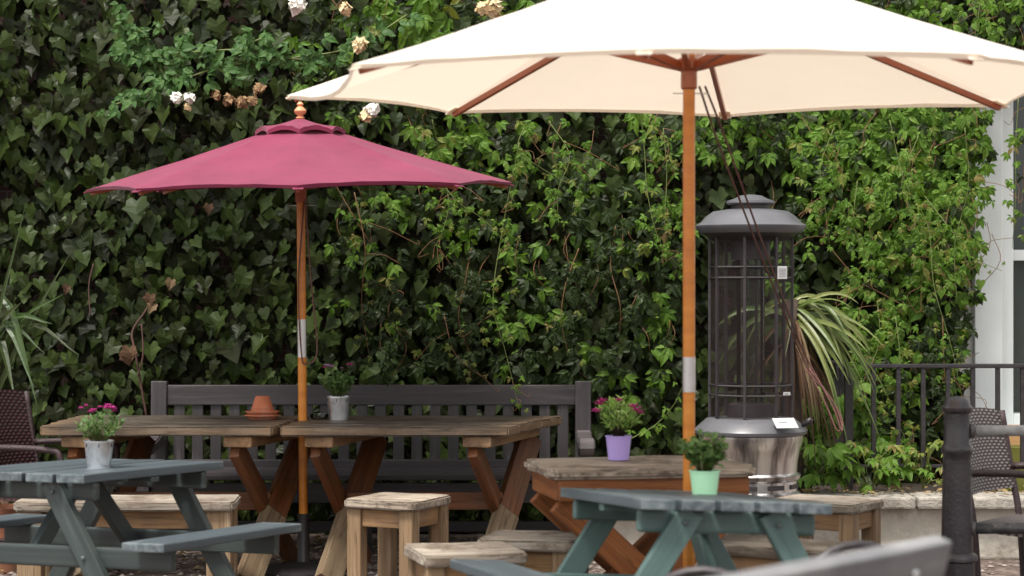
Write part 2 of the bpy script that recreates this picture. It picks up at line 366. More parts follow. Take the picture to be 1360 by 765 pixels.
def mesh_screen():
    "perforated steel: fine holes really let the view through"
    m, nt, b = newmat('perforated steel mesh')
    b.inputs['Base Color'].default_value = (.030, .018, .019, 1); b.inputs['Roughness'].default_value = .6; b.inputs['Metallic'].default_value = 0
    tc = N(nt, 'ShaderNodeTexCoord'); sp = N(nt, 'ShaderNodeSeparateXYZ'); L(nt, tc.outputs['Object'], sp.inputs[0])
    ws = []
    for out in (0, 2):
        ml = N(nt, 'ShaderNodeMath', operation='MULTIPLY'); L(nt, sp.outputs[out], ml.inputs[0]); ml.inputs[1].default_value = 2*math.pi/.011
        sn = N(nt, 'ShaderNodeMath', operation='SINE'); L(nt, ml.outputs[0], sn.inputs[0]); ws.append(sn)
    ad = N(nt, 'ShaderNodeMath', operation='MULTIPLY'); L(nt, ws[0].outputs[0], ad.inputs[0]); L(nt, ws[1].outputs[0], ad.inputs[1])
    gt = N(nt, 'ShaderNodeMath', operation='GREATER_THAN'); L(nt, ad.outputs[0], gt.inputs[0]); gt.inputs[1].default_value = -.46
    t = N(nt, 'ShaderNodeBsdfTransparent'); mx = N(nt, 'ShaderNodeMixShader')
    L(nt, gt.outputs[0], mx.inputs[0]); L(nt, b.outputs[0], mx.inputs[1]); L(nt, t.outputs[0], mx.inputs[2]); L(nt, mx.outputs[0], nt.nodes['Material Output'].inputs['Surface'])
    return m
M['screen'] = mesh_screen()

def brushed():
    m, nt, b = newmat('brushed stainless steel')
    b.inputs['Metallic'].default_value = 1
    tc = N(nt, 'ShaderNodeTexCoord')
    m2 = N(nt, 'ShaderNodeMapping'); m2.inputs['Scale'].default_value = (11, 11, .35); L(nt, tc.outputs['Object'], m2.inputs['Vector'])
    n2 = N(nt, 'ShaderNodeTexNoise', Scale=1.3, Detail=5, Roughness=.6); L(nt, m2.outputs[0], n2.inputs['Vector'])  # upright streaks: reflections of dark and bright surroundings painted into the base colour
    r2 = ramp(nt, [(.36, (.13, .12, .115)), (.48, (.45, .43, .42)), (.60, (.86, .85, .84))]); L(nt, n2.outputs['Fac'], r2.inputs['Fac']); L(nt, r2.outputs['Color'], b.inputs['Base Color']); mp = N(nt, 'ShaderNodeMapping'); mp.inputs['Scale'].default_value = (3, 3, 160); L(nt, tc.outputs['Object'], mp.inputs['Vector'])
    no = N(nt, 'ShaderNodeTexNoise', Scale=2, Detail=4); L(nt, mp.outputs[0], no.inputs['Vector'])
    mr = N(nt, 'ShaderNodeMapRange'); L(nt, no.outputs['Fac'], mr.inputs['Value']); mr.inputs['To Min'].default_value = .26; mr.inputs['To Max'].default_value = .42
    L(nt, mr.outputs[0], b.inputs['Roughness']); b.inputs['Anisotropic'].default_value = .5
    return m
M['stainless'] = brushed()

def groundmat():
    m, nt, b = newmat('dark earth and pebbles')
    tc = N(nt, 'ShaderNodeTexCoord')
    vo = N(nt, 'ShaderNodeTexVoronoi', Scale=28); L(nt, tc.outputs['Object'], vo.inputs['Vector'])
    no = N(nt, 'ShaderNodeTexNoise', Scale=3, Detail=8, Roughness=.7); L(nt, tc.outputs['Object'], no.inputs['Vector'])
    r = ramp(nt, [(0, (.07, .05, .042)), (.5, (.14, .10, .085)), (1, (.25, .2, .17))]); L(nt, vo.outputs['Color'], r.inputs['Fac'])
    r2 = ramp(nt, [(.35, (.45, .45, .45)), (.7, (1.2, 1.15, 1.1))]); L(nt, no.outputs['Fac'], r2.inputs['Fac'])
    L(nt, mixc(nt, 1.0, r.outputs['Color'], r2.outputs['Color'], 'MULTIPLY'), b.inputs['Base Color']); b.inputs['Roughness'].default_value = .9
    bu = N(nt, 'ShaderNodeBump', Strength=.8, Distance=.02, invert=True); L(nt, vo.outputs['Distance'], bu.inputs['Height']); L(nt, bu.outputs['Normal'], b.inputs['Normal'])
    return m
M['ground'] = groundmat()
def brickmat():
    m, nt, b = newmat('old dark brick')
    tc = N(nt, 'ShaderNodeTexCoord'); mp = N(nt, 'ShaderNodeMapping'); mp.inputs['Rotation'].default_value = (R(90), 0, 0); L(nt, tc.outputs['Object'], mp.inputs['Vector'])
    br = N(nt, 'ShaderNodeTexBrick', Scale=4.4); L(nt, mp.outputs[0], br.inputs['Vector'])
    br.inputs['Color1'].default_value = (.10, .052, .04, 1); br.inputs['Color2'].default_value = (.07, .038, .033, 1); br.inputs['Mortar'].default_value = (.13, .11, .095, 1)
    L(nt, br.outputs['Color'], b.inputs['Base Color']); b.inputs['Roughness'].default_value = .9
    return m
M['brick'] = brickmat()

# ------------------------------------------------------------------ leaf machinery
IVY = np.array([(0, .02), (.22, -.20), (.44, -.08), (.45, .16), (.60, .36), (.40, .50), (.21, .78), (0, 1.05),
                (-.21, .78), (-.40, .50), (-.60, .36), (-.45, .16), (-.44, -.08), (-.22, -.20)])
IVY3 = np.array([(0, .02), (.2, -.16), (.42, -.10), (.56, .10), (.50, .30), (.27, .55), (.13, .85), (0, 1.1), (-.13, .85), (-.27, .55), (-.50, .30), (-.56, .10), (-.42, -.10), (-.2, -.16)])
HEART = np.array([(0, .0), (.24, -.10), (.44, .10), (.46, .34), (.32, .62), (.14, .86), (0, 1.05), (-.14, .86), (-.32, .62), (-.46, .34), (-.44, .10), (-.24, -.10)])
OVATE = np.array([(0, 0), (.13, .12), (.25, .34), (.27, .52), (.19, .74), (.09, .90), (0, 1.05), (-.09, .90), (-.19, .74), (-.27, .52), (-.25, .34), (-.13, .12)])
NARROW = np.array([(0, 0), (.10, .2), (.13, .5), (.08, .8), (0, 1), (-.08, .8), (-.13, .5), (-.10, .2)])

class Leaves:
    def __init__(s): s.V = []; s.F = []; s.n = 0
    def add(s, base, tip, nrm, size, shape=IVY, fold=.16, droop=.18, width=1.0):
        "a leaf blade: base point, tip direction, face normal"
        t = np.asarray(tip, float); t = t/np.linalg.norm(t)
        n = np.asarray(nrm, float); n = n-t*n.dot(t); n = n/(np.linalg.norm(n)+1e-9); x = np.cross(t, n)
        k = len(shape)
        px = shape[:, 0]*width; py = shape[:, 1]
        pz = np.abs(px)*fold*2-droop*py**2+rng.normal(0, .035, k)
        rim = np.asarray(base)+size*(np.outer(px, x)+np.outer(py, t)+np.outer(pz, n))
        mids = [np.asarray(base)+size*(t*q-n*droop*q*q) for q in (.3, .65)]
        b = s.n; s.V.append(rim); s.V.append(np.array(mids)); s.n += k+2
        h = k//2; c1, c2 = b+k, b+k+1
        # two-centre fan with a midrib from base (0) to tip (h)
        split = int(h*.6)
        for i in range(0, h):
            c = c1 if i < split else c2
            s.F.append((c, b+i, b+i+1))
            j0, j1 = (k-i) % k, k-i-1
            s.F.append((c, b+j1, b+j0))
        s.F.append((c1, b+split, c2)); s.F.append((c1, c2, b+(k-split) % k))
    def palm(s, p, d, n, size, nl=5, shape=OVATE, spread=1.4, width=.84):
        "palmate creeper leaf: leaflets from one point"
        d = np.asarray(d, float); d /= np.linalg.norm(d); n = np.asarray(n, float); n = n-d*n.dot(d); n /= np.linalg.norm(n); x = np.cross(d, n)
        for i in range(nl):
            a = (i/(nl-1)-.5)*2*spread+rng.normal(0, .1)
            sc = size*1.1*(1-.3*abs(a)/spread)*rng.uniform(.85, 1.1)
            t = d*math.cos(a)+x*math.sin(a)-n*rng.uniform(0, .35)
            s.add(np.asarray(p)+t*size*.05, t, n+rng.normal(0, .25, 3), sc, shape, .16, .28, width)
    def strap(s, pts, w, nrm=(0, -1, .3)):
        "long strap leaf along a curve"
        pts = [np.asarray(p, float) for p in pts]; m = len(pts); b = s.n
        rows = []
        for i, p in enumerate(pts):
            t = pts[min(i+1, m-1)]-pts[max(i-1, 0)]; t = t/(np.linalg.norm(t)+1e-9)
            x = np.cross(t, np.asarray(nrm, float)); x = x/(np.linalg.norm(x)+1e-9); n = np.cross(x, t)
            f = i/(m-1); ww = w*(.55+.9*f if f < .35 else .87*(1-((f-.35)/.65)**1.7)+.02)
            rows += [p-x*ww*.5, p-n*ww*.16, p+x*ww*.5]
        s.V.append(np.array(rows)); s.n += 3*m
        for i in range(m-1):
            o = b+3*i
            s.F += [(o, o+1, o+4, o+3), (o+1, o+2, o+5, o+4)]
    def build(s, name, mat, parent=None):
        return obj_np(name, np.concatenate(s.V), s.F, mat, parent)

def nz(x, y, z=0, s=1.0): return noise.noise(Vector((x*s, y*s, z)))

# ------------------------------------------------------------------ SETTING
bm = bmesh.new()
bmesh.ops.create_grid(bm, x_segments=4, y_segments=4, size=150)
g = obj('ground', bm, M['ground']); tag(g, kind='structure'); g.location = (0, 60, 0)

# loose pebbles and leaf litter where bare ground shows
pv, pf = [], []
for i in range(2600):
    Y = rng.uniform(10.2, 12.3); X = rng.uniform(-2.9, .6) if rng.random() < .75 else rng.uniform(.5, 3)
    if Y > 11.25 and X > .5: continue
    r = rng.uniform(.008, .026); b0 = len(pv)
    for (x, y, z) in ((1, 0, .2), (.3, .95, .25), (-.8, .6, .2), (-.8, -.6, .22), (.3, -.95, .2), (0.1, 0, .75)):
        pv.append((X+x*r*rng.uniform(.7, 1.3), Y+y*r*rng.uniform(.7, 1.3), z*r*rng.uniform(.7, 1.2)))
    for k in range(5): pf.append((b0+k, b0+(k+1) % 5, b0+5))
M['pebble'] = leafmat('pebbles', [(.10, .075, .065), (.2, .16, .14), (.30, .26, .23), (.14, .1, .085)], .8, 0, .3)
tag(obj_np('pebbles', pv, pf, M['pebble']), 'loose pebbles on the earth under the tables', kind='stuff')
lv = Leaves()
for i in range(500):
    Y = rng.uniform(10.7, 12.2); X = rng.uniform(-2.9, .5)
    a = rng.uniform(0, 6.28)
    lv.add((X, Y, rng.uniform(.01, .03)), (math.cos(a), math.sin(a), .05), (rng.normal(0, .3), rng.normal(0, .3), 1), rng.uniform(.03, .06), OVATE, .2, -.1)
tag(lv.build('fallen_leaves', M['litter']), 'dry fallen leaves on the earth below the bench', kind='stuff')

lv = Leaves()
for i in range(240):
    Y = rng.uniform(11.28, 11.62) if rng.random() < .8 else rng.uniform(11.6, 12.2); X = rng.uniform(1.4, 3.0); a = rng.uniform(0, 6.28)
    lv.add((X, Y, .348+.02*rng.random()), (math.cos(a), math.sin(a), .1), (rng.normal(0, .4), rng.normal(0, .4), 1), rng.uniform(.02, .05), OVATE, .2, -.1)
tag(lv.build('fallen_leaves', M['litter']), 'dry leaves and blown petals lying on the stone coping', kind='stuff')

# the wall behind the climbers
WY = 12.78
t = thing('brick_wall', 'tall dark brick wall hidden behind the climbing plants', 'wall', (-1.3, WY+.12, 0))
obj('wall', add_box(bmesh.new(), 7.8, .24, 3.9, T(0, 0, 1.95), .01), M['brick'], t)
obj('coping', add_box(bmesh.new(), 7.9, .32, .08, T(0, 0, 3.945), .01), M['coping'], t)

# white house at the right
hx = 2.60
t = thing('white_house', 'white painted house wall with pilaster and sash window at the end of the ivy', 'house', (hx, 12.9, 0))
hb = bmesh.new()
add_box(hb, .36, .4, 4.6, T(.18, 0, 2.3), .008)                       # strip left of the window
add_box(hb, 2.6, .4, .62, T(.36+1.3, .02, .31), .008)
add_box(hb, 2.6, .4, 1.2, T(.36+1.3, .02, 4.0), .008)
add_box(hb, 1.7, .4, 2.79, T(1.262+.85, .02, 2.015), .004)
obj('wall', hb, M['whitewall'], t)
obj('pilaster', add_box(bmesh.new(), .165, .07, 4.4, T(.255, -.237, 2.2), .006), M['whitetrim'], t)
wf = bmesh.new()
for (x0, x1, z0, z1) in ((.36, .43, .62, 3.4), (1.19, 1.26, .62, 3.4), (.43, 1.19, .62, .70), (.43, 1.19, 3.32, 3.4)):
    add_box(wf, x1-x0, .12, z1-z0, T((x0+x1)/2, -.10, (z0+z1)/2), .004)
w = obj('window', wf, M['whitetrim'], t)
sr = bmesh.new()
add_box(sr, .76, .07, .065, T(.81, -.06, 1.66), .004); add_box(sr, .03, .05, 1.6, T(.80, -.05, 2.5), .003)
obj('sash', sr, M['whitetrim'], w)
obj('pane', add_box(bmesh.new(), .76, .012, 2.62, T(.81, -.01, 2.01), 0), M['winglass'], w)
obj('sill', add_box(bmesh.new(), 1.0, .22, .07, T(.81, -.2, .585), .006), M['whitetrim'], w)

# low retaining wall with planting bed
t = thing('retaining_wall', 'low rendered wall with worn stone coping below the railing', 'low wall', (2.6, 11.45, 0))
bw = bmesh.new(); add_box(bw, 4.2, .22, .28, T(0, 0, .14), .012, 40, .008, 3); obj('wall', bw, M['plaster'], t)
cb_ = bmesh.new(); x = -2.12
while x < 2.0:
    l = random.uniform(.6, .95); add_box(cb_, l-.008, .36, .062, T(x+l/2, -.02+random.uniform(-.004, .004), .311), .012, 8, .006, x); x += l
obj('coping', cb_, M['coping'], t)
bb = bmesh.new(); add_box(bb, 4.2, 1.15, .3, T(0, .70, .15), .01, 30, .02, 8); tag(obj('planting_bed', bb, M['soil'], None, T(2.6, 11.45, 0)), 'raised bed of dark soil behind the coping', kind='structure')

# ------------------------------------------------------------------ CLIMBERS
def surf(x, z):
    "front of the ivy mass"
    return WY-.30-.13*nz(x, z, 3.1, 1.3)-.07*nz(x, z, 7.7, 3.2)

def px(X, Z, Y=12.4): return 680+F*X/Y, HZ-F*(Z-EYE)/Y

ivyt = thing('ivy', 'dark glossy ivy covering the whole brick wall', 'ivy', (0, 0, 0))
Lf, Lb = Leaves(), Leaves()
step = .064
for zi in np.arange(.02, 3.75, step):
    for xi in np.arange(-3.9, 3.2, step):
        for layer in range(2):
            x = xi+rng.normal(0, .028); z = zi+rng.normal(0, .028)
            y = surf(x, z)
            X, Yp = px(x, z)
            if X > 1285+(160 if Yp < 95 else 0): continue
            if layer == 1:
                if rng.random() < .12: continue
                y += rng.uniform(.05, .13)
            else:
                if rng.random() < .22: continue
                y += rng.normal(0, .03)
            tip = np.array([rng.normal(0, .5), -.15+rng.normal(0, .28), -1.0])
            nr = np.array([rng.normal(0, .33), -1.0, .68+rng.normal(0, .33)])
            sz = rng.uniform(.062, .120)*(1 if rng.random() > .12 else 1.25)
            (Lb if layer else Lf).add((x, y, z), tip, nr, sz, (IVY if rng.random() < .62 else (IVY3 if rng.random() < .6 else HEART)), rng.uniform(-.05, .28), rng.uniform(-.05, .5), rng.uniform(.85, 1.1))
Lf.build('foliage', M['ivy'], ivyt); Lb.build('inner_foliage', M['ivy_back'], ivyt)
for (pts, r) in (([(196, 560), (180, 470), (176, 440), (195, 410), (206, 378)], .007), ([(183, 500), (190, 470), (188, 430)], .005), ([(120, 420), (118, 380), (124, 350)], .004)):
    tube('stem', curve([P(a, b, 12.30+.04*k) for k, (a, b) in enumerate(pts)], 6), r, M['stem_red'], ivyt, 6)
dl = Leaves()
for (a, b, s) in ((172, 462, 0.091), (205, 404, 0.063), (278, 272, 0.056), (165, 470, 0.070), (228, 372, .06), (90, 380, 0.049), (200, 392, .07)):
    dl.add(P(a, b, 12.28), (rng.normal(0, .5), -.2, -1), (0, -1, .5), s, IVY, .2, .3)
o = dl.build('dead_leaves', M['strap_dead'], ivyt); o['label'] = 'withered rust brown leaves'

def creeper(name, label, clumps, group, stems=True):
    "clumps: px x, px y, px radius x, radius y, number of leaves, size m, bright share, out m"
    t = thing(name, label, 'creeper', (0, 0, 0), 0, group)
    A, B, Yl = Leaves(), Leaves(), Leaves()
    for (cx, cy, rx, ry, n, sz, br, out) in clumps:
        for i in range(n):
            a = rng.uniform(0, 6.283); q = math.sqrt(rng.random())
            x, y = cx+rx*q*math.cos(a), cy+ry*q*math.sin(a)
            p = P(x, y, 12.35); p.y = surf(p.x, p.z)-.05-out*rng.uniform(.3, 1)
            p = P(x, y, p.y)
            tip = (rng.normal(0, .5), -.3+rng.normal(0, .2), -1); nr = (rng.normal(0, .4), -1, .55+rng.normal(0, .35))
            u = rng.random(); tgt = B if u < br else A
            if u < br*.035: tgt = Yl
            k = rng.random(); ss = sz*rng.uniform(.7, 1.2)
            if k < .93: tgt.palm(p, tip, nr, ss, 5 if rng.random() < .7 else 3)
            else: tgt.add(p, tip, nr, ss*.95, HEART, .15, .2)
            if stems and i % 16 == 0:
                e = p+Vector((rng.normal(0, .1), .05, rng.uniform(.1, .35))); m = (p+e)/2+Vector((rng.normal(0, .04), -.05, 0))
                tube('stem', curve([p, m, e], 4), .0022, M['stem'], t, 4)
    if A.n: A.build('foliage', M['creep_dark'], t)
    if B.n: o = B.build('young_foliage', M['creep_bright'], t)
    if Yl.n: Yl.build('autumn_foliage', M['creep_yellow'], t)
    return t

def trailing(name, label, pts, n, sz, mat, group, curl=True, lmix=.75, Y=12.05, spread=.05):
    t = thing(name, label, 'trailing vine', tuple(P(*pts[0], Y)), 0, group); o0 = Vector(t.location)
    c = curve([P(a, b, Y)-o0+Vector((0, rng.normal(0, .03), 0)) for a, b in pts], 10)
    tube('stem', c, [.0032*(1-.6*i/len(c)) for i in range(len(c))], M['stem'] if mat != 'creep_bright' else M['stem_green'], t, 5)
    A, B = Leaves(), Leaves()
    for i in range(n):
        f = rng.random()**.9; p = np.array(c[min(len(c)-1, int(f*len(c)))])+rng.normal(0, spread*.5, 3)
        sd = rng.choice([-1, 1])
        (A if rng.random() < lmix else B).palm(p+np.array([sd*spread*rng.uniform(.2, 1), -.02, 0]), (sd*rng.uniform(.2, 1), -.3, -1+rng.normal(0, .3)), (rng.normal(0, .4), -1, .6), sz*(1-.45*f)*rng.uniform(.7, 1.15), 5 if rng.random() < .6 else 3)
    if A.n: A.build('foliage', M[mat], t)
    if B.n: B.build('autumn_foliage', M['creep_yellow'], t)
    if curl:
        for i in range(max(2, n//8)):
            p = c[rng.integers(0, len(c))]; d = Vector((rng.normal(0, .12), -.03, -rng.uniform(.05, .16)))
            tube('tendril', curve([p, p+d*.5+Vector((rng.normal(0, .03), 0, .02)), p+d, p+d+Vector((rng.normal(0, .03), 0, .02))], 4), .0016, M['stem'], t, 4)
    return t

G1 = 'creepers growing over the ivy'
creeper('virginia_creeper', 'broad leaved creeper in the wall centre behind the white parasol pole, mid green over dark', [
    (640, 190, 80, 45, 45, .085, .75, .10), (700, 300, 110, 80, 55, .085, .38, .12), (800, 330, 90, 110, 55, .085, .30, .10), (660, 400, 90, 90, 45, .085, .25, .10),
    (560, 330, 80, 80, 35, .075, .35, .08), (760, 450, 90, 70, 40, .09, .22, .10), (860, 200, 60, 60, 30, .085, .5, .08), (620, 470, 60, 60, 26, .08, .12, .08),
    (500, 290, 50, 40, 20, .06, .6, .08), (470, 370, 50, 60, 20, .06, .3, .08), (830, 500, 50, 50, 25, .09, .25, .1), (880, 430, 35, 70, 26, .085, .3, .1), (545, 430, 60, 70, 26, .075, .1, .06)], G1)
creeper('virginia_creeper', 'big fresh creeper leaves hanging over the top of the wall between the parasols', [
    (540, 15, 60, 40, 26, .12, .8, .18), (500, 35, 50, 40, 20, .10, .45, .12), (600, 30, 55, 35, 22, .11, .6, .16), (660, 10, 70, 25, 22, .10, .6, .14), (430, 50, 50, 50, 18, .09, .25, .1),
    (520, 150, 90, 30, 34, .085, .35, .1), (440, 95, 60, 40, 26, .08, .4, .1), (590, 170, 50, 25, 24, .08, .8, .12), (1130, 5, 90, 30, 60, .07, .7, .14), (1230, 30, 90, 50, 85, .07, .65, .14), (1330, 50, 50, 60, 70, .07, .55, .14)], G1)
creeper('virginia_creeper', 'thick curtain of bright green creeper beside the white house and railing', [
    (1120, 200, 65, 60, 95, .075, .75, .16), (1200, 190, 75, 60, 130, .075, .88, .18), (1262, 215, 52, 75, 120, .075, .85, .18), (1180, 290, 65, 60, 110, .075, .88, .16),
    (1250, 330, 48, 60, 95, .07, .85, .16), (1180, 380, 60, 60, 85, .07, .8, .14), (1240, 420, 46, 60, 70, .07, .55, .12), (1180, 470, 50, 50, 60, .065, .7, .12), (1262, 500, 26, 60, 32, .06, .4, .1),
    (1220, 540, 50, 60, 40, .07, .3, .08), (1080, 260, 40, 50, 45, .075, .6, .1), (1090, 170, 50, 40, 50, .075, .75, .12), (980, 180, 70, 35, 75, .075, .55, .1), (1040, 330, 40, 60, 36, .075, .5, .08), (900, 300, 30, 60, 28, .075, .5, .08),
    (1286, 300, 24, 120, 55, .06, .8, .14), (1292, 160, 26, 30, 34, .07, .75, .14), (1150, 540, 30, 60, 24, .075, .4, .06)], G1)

G2 = 'trailing shoots hanging down the wall'
trailing('trailing_vine', 'long bright shoot hanging left of the white parasol pole', [(850, 140), (856, 200), (860, 262), (875, 320), (905, 358)], 32, .055, 'creep_bright', G2, spread=.07)
trailing('trailing_vine', 'drooping shoot reaching the right end of the bench back', [(690, 190), (668, 300), (655, 400), (672, 470), (690, 545)], 42, .05, 'creep_bright', G2, lmix=.6)
trailing('trailing_vine', 'yellow shoot hanging below the right edge of the red parasol', [(580, 235), (610, 270), (640, 290), (680, 330)], 26, .045, 'creep_bright', G2, lmix=.6)
trailing('trailing_vine', 'dull shoot hanging just right of the red parasol pole', [(470, 255), (485, 330), (480, 400), (490, 470)], 26, .045, 'creep_dark', G2, lmix=.7)
trailing('trailing_vine', 'dim reddish shoot hanging halfway between the two poles', [(590, 420), (605, 470), (640, 500)], 14, .045, 'creep_dark', G2, lmix=.5)
trailing('trailing_vine', 'long golden shoot falling through the right hand curtain to the railing', [(1180, 160), (1200, 240), (1232, 300), (1240, 380), (1262, 460), (1280, 540), (1290, 590)], 70, .04, 'creep_bright', G2, lmix=.35, Y=11.85)
trailing('trailing_vine', 'golden shoot hanging over the railing at the strap leaved plant', [(1190, 420), (1195, 480), (1190, 540), (1205, 590), (1225, 632)], 60, .045, 'creep_bright', G2, lmix=.55, Y=11.65)
trailing('trailing_vine', 'thin tangled shoot crossing toward the white pilaster', [(1230, 260), (1270, 320), (1300, 345), (1330, 360)], 22, .035, 'creep_bright', G2, lmix=.3, Y=12.1)
trailing('trailing_vine', 'leafy shoot dangling in front of the sash window', [(1352, 130), (1349, 200), (1350, 260), (1345, 330)], 16, .065, 'creep_bright', G2, lmix=.7, Y=12.2)
trailing('trailing_vine', 'shoot hanging straight down beside the window edge', [(1368, 120), (1362, 220), (1358, 290)], 14, .06, 'creep_dark', G2, lmix=.6, Y=12.25)
trailing('trailing_vine', 'pale shoot looping above the wall behind the mid parasol panel', [(700, 160), (690, 200), (740, 235), (770, 250)], 20, .05, 'creep_bright', G2, lmix=.6)
trailing('trailing_vine', 'thin green shoot climbing from the lilac pot toward the pole', [(838, 582), (870, 565), (893, 540), (906, 512)], 9, .05, 'creep_bright', G2, False, .9, Y=11.7)

for k, (x, y0, y1, n, b, lab) in enumerate((
    (575, 160, 330, 40, 1, 'leafy strand falling past the right tip of the burgundy parasol'), (625, 330, 470, 34, 0, 'dim strand in the wall middle above the second trestle table'),
    (735, 160, 300, 36, 1, 'strand hanging under the back left edge of the cream parasol'), (760, 330, 470, 36, 0, 'strand drooping over the wall above the lilac pot, left of centre gap'),
    (815, 300, 460, 40, 0, 'long dull strand falling behind the gap between bench and pole'), (880, 170, 330, 30, 1, 'strand running down just left of the cream parasol pole'),
    (530, 380, 500, 26, 0, 'shaded strand ending above the bench right of the zinc pot'), (1100, 170, 330, 44, 1, 'bright strand right of the heater hood'),
    (1140, 240, 420, 50, 1, 'bright strand falling above the cabbage palm fronds'), (1215, 180, 380, 56, 1, 'dense bright strand in the middle of the right hand curtain'),
    (1275, 170, 400, 50, 1, 'ragged strand along the white house edge of the curtain'), (1170, 400, 560, 44, 1, 'bright strand falling to the railing post'), (1260, 420, 610, 34, 0, 'thin strand falling behind the railing left of the bollard'), (1300, 0, 140, 30, 1, 'strand over the house top corner above the cream parasol'))):
    xs = [x+rng.normal(0, 10) for _ in range(4)]
    trailing('trailing_vine', lab, [(xs[i], y0+(y1-y0)*i/3) for i in range(4)], int(n*1.25), .052 if b else .058, 'creep_bright' if b else 'creep_dark', G2, b == 1, .88, 12.02, .085)

# leafy plants in the raised bed
def bed_plant(x, y, Y, n, sz, label, yel=.15):
    base = P(x, y, Y); t = thing('leafy_plant', label, 'plant', tuple(base), 0, 'leafy plants along the planting bed')
    A, B = Leaves(), Leaves()
    for i in range(n):
        h = rng.uniform(.02, .26); a = rng.uniform(0, 6.28); r = rng.uniform(.02, .18)
        p = np.array([r*math.cos(a), r*math.sin(a)*.6-.05, h])
        if i % 3 == 0: tube('stem', [(0, 0, -.02), (p[0]*.5, p[1]*.5, h*.7), tuple(p)], .003, M['stem_green'], t, 4)
        (B if rng.random() < yel else A).palm(p, (math.cos(a)*.8, math.sin(a)*.5-.4, -.35), (rng.normal(0, .3), -.5, 1), sz*rng.uniform(.7, 1.2), 5)
    A.build('foliage', M['creep_bright'], t)
    if B.n: B.build('young_foliage', M['creep_yellow'], t)
bed_plant(1085, 640, 11.55, 30, .09, 'bushy bright plant right beside the heater base', .05)
bed_plant(1155, 648, 11.5, 18, .06, 'low yellowing plant on the coping by the railing post', .5)
bed_plant(1180, 640, 11.7, 22, .085, 'broad leaved plant below the railing', .1)
bed_plant(1225, 645, 11.6, 18, .05, 'sparse yellow trailing plant near the bollard', .6)
bed_plant(1110, 570, 11.9, 30, .10, 'taller dull plant behind the railing foot', .02)

# ------------------------------------------------------------------ ROSE
t = thing('climbing_rose', 'climbing rose with pale leaves and white flowers rambling over the ivy', 'rose', (0, 0, 0))
rl = Leaves()
canes = [[(150, 140), (190, 126), (235, 108), (300, 88), (380, 78), (430, 85)], [(225, 108), (205, 80), (190, 45), (168, 32)], [(300, 90), (330, 60), (350, 50)], [(160, 62), (200, 72), (250, 70), (310, 66), (370, 70)],
         [(380, 78), (440, 70), (480, 58), (540, 20)]]
for c in canes:
    cc = curve([P(a, b, 12.12) for a, b in c], 8); tube('cane', cc, .005, M['stem_green'], t, 5)
    for p in cc[::2]:
        for k in range(2):
            q = np.array(p)+rng.normal(0, .035, 3)+np.array([0, -.03, 0]); sd = rng.choice([-1, 1])
            rl.palm(q, (sd, -.4, rng.normal(-.2, .5)), (rng.normal(0, .3), -1, .7), rng.uniform(.045, .075), 3, OVATE, 1.3, 1.2)
for (cx, cy, rx, ry, n) in ((195, 60, 60, 45, 22), (330, 80, 70, 36, 22), (240, 75, 40, 35, 10)):
    for i in range(n):
        rl.palm(P(cx+rng.normal(0, rx*.5), cy+rng.normal(0, ry*.5), 12.12), (rng.normal(0, .7), -.3, -.4), (rng.normal(0, .3), -1, .7), rng.uniform(.05, .08), rng.choice([3, 3, 5]), OVATE, 1.3, 1.25)
rl.build('foliage', M['rose_leaf'], t)
def rose_head(p, r, mat, parent, name='flower', seed=0):
    b = Leaves(); p = np.array(p)
    for i in range(34):
        d = rng.normal(0, 1, 3); d[1] = -abs(d[1]); d /= np.linalg.norm(d); q = rng.uniform(.35, 1)
        tg = np.cross(d, rng.normal(0, 1, 3)); tg /= np.linalg.norm(tg)
        b.add(p+d*r*.62*q-tg*r*.3, tg+d*.2, d, r*rng.uniform(.55, .85), HEART, rng.uniform(-.1, .1), -.25, 1.1)
    return b.build(name, M[mat], parent)
for (x, y, r, m) in ((236, 130, .048, 'petal_white'), (252, 130, .045, 'petal_white'), (395, 6, .075, 'petal_white'), (459, 12, .05, 'petal_cream'), (478, 60, .055, 'petal_cream'),
                     (494, 146, .062, 'petal_white'), (486, 153, .05, 'petal_cream'), (654, 12, .075, 'petal_cream'), (640, 10, .05, 'petal_cream'), (249, 142, .03, 'petal_cream')):
    rose_head(P(x, y, 12.0), r, m, t)
for (x, y, r) in ((287, 126, .04), (304, 132, .045), (322, 136, .05), (335, 134, .04), (345, 118, .05)):
    rose_head(P(x, y, 12.05), r, 'petal_dead', t, 'withered_flower')

# ------------------------------------------------------------------ STRAP LEAVED PLANTS
t = thing('cordyline', 'cabbage palm with yellow green strap leaves and dry brown skirt behind the heater', 'cordyline', (1.54, 11.55, .32))
tube('trunk', [(0, 0, 0), (.01, 0, .4), (-.02, .0, .8), (0, 0, 1.08)], [.06, .05, .042, .036], M['trunk'], t, 10)
A, D = Leaves(), Leaves(); cz = 1.0
def arc(o, d, L_, sag, n=9):
    d = np.asarray(d, float); d /= np.linalg.norm(d); out = []
    for i in range(n):
        s = i/(n-1); out.append(np.asarray(o)+d*L_*s*(1-.18*s)+np.array([0, 0, -sag*s*s]))
    return out
for i in range(44):
    a = rng.uniform(-1.2, 1.2) if i < 32 else rng.uniform(0, 6.28)
    d = (math.cos(a), -abs(math.sin(a))*.6 if i < 32 else math.sin(a)*.5, rng.uniform(-.45, .75))
    A.strap(arc((0, 0, cz+rng.uniform(-.05, .08)), d, rng.uniform(.40, .66), rng.uniform(.15, .55)), rng.uniform(.018, .036), (rng.normal(0, .3), -1, .5))
for i in range(46):
    a = rng.uniform(0, 6.28)
    D.strap(arc((0, 0, cz-.02-rng.uniform(0, .15)), (math.cos(a)*.55+.15, math.sin(a)*.5-.15, rng.uniform(-.8, .1)), rng.uniform(.2, .42), rng.uniform(.35, .62)), rng.uniform(.012, .026), (rng.normal(0, .4), -1, .2))
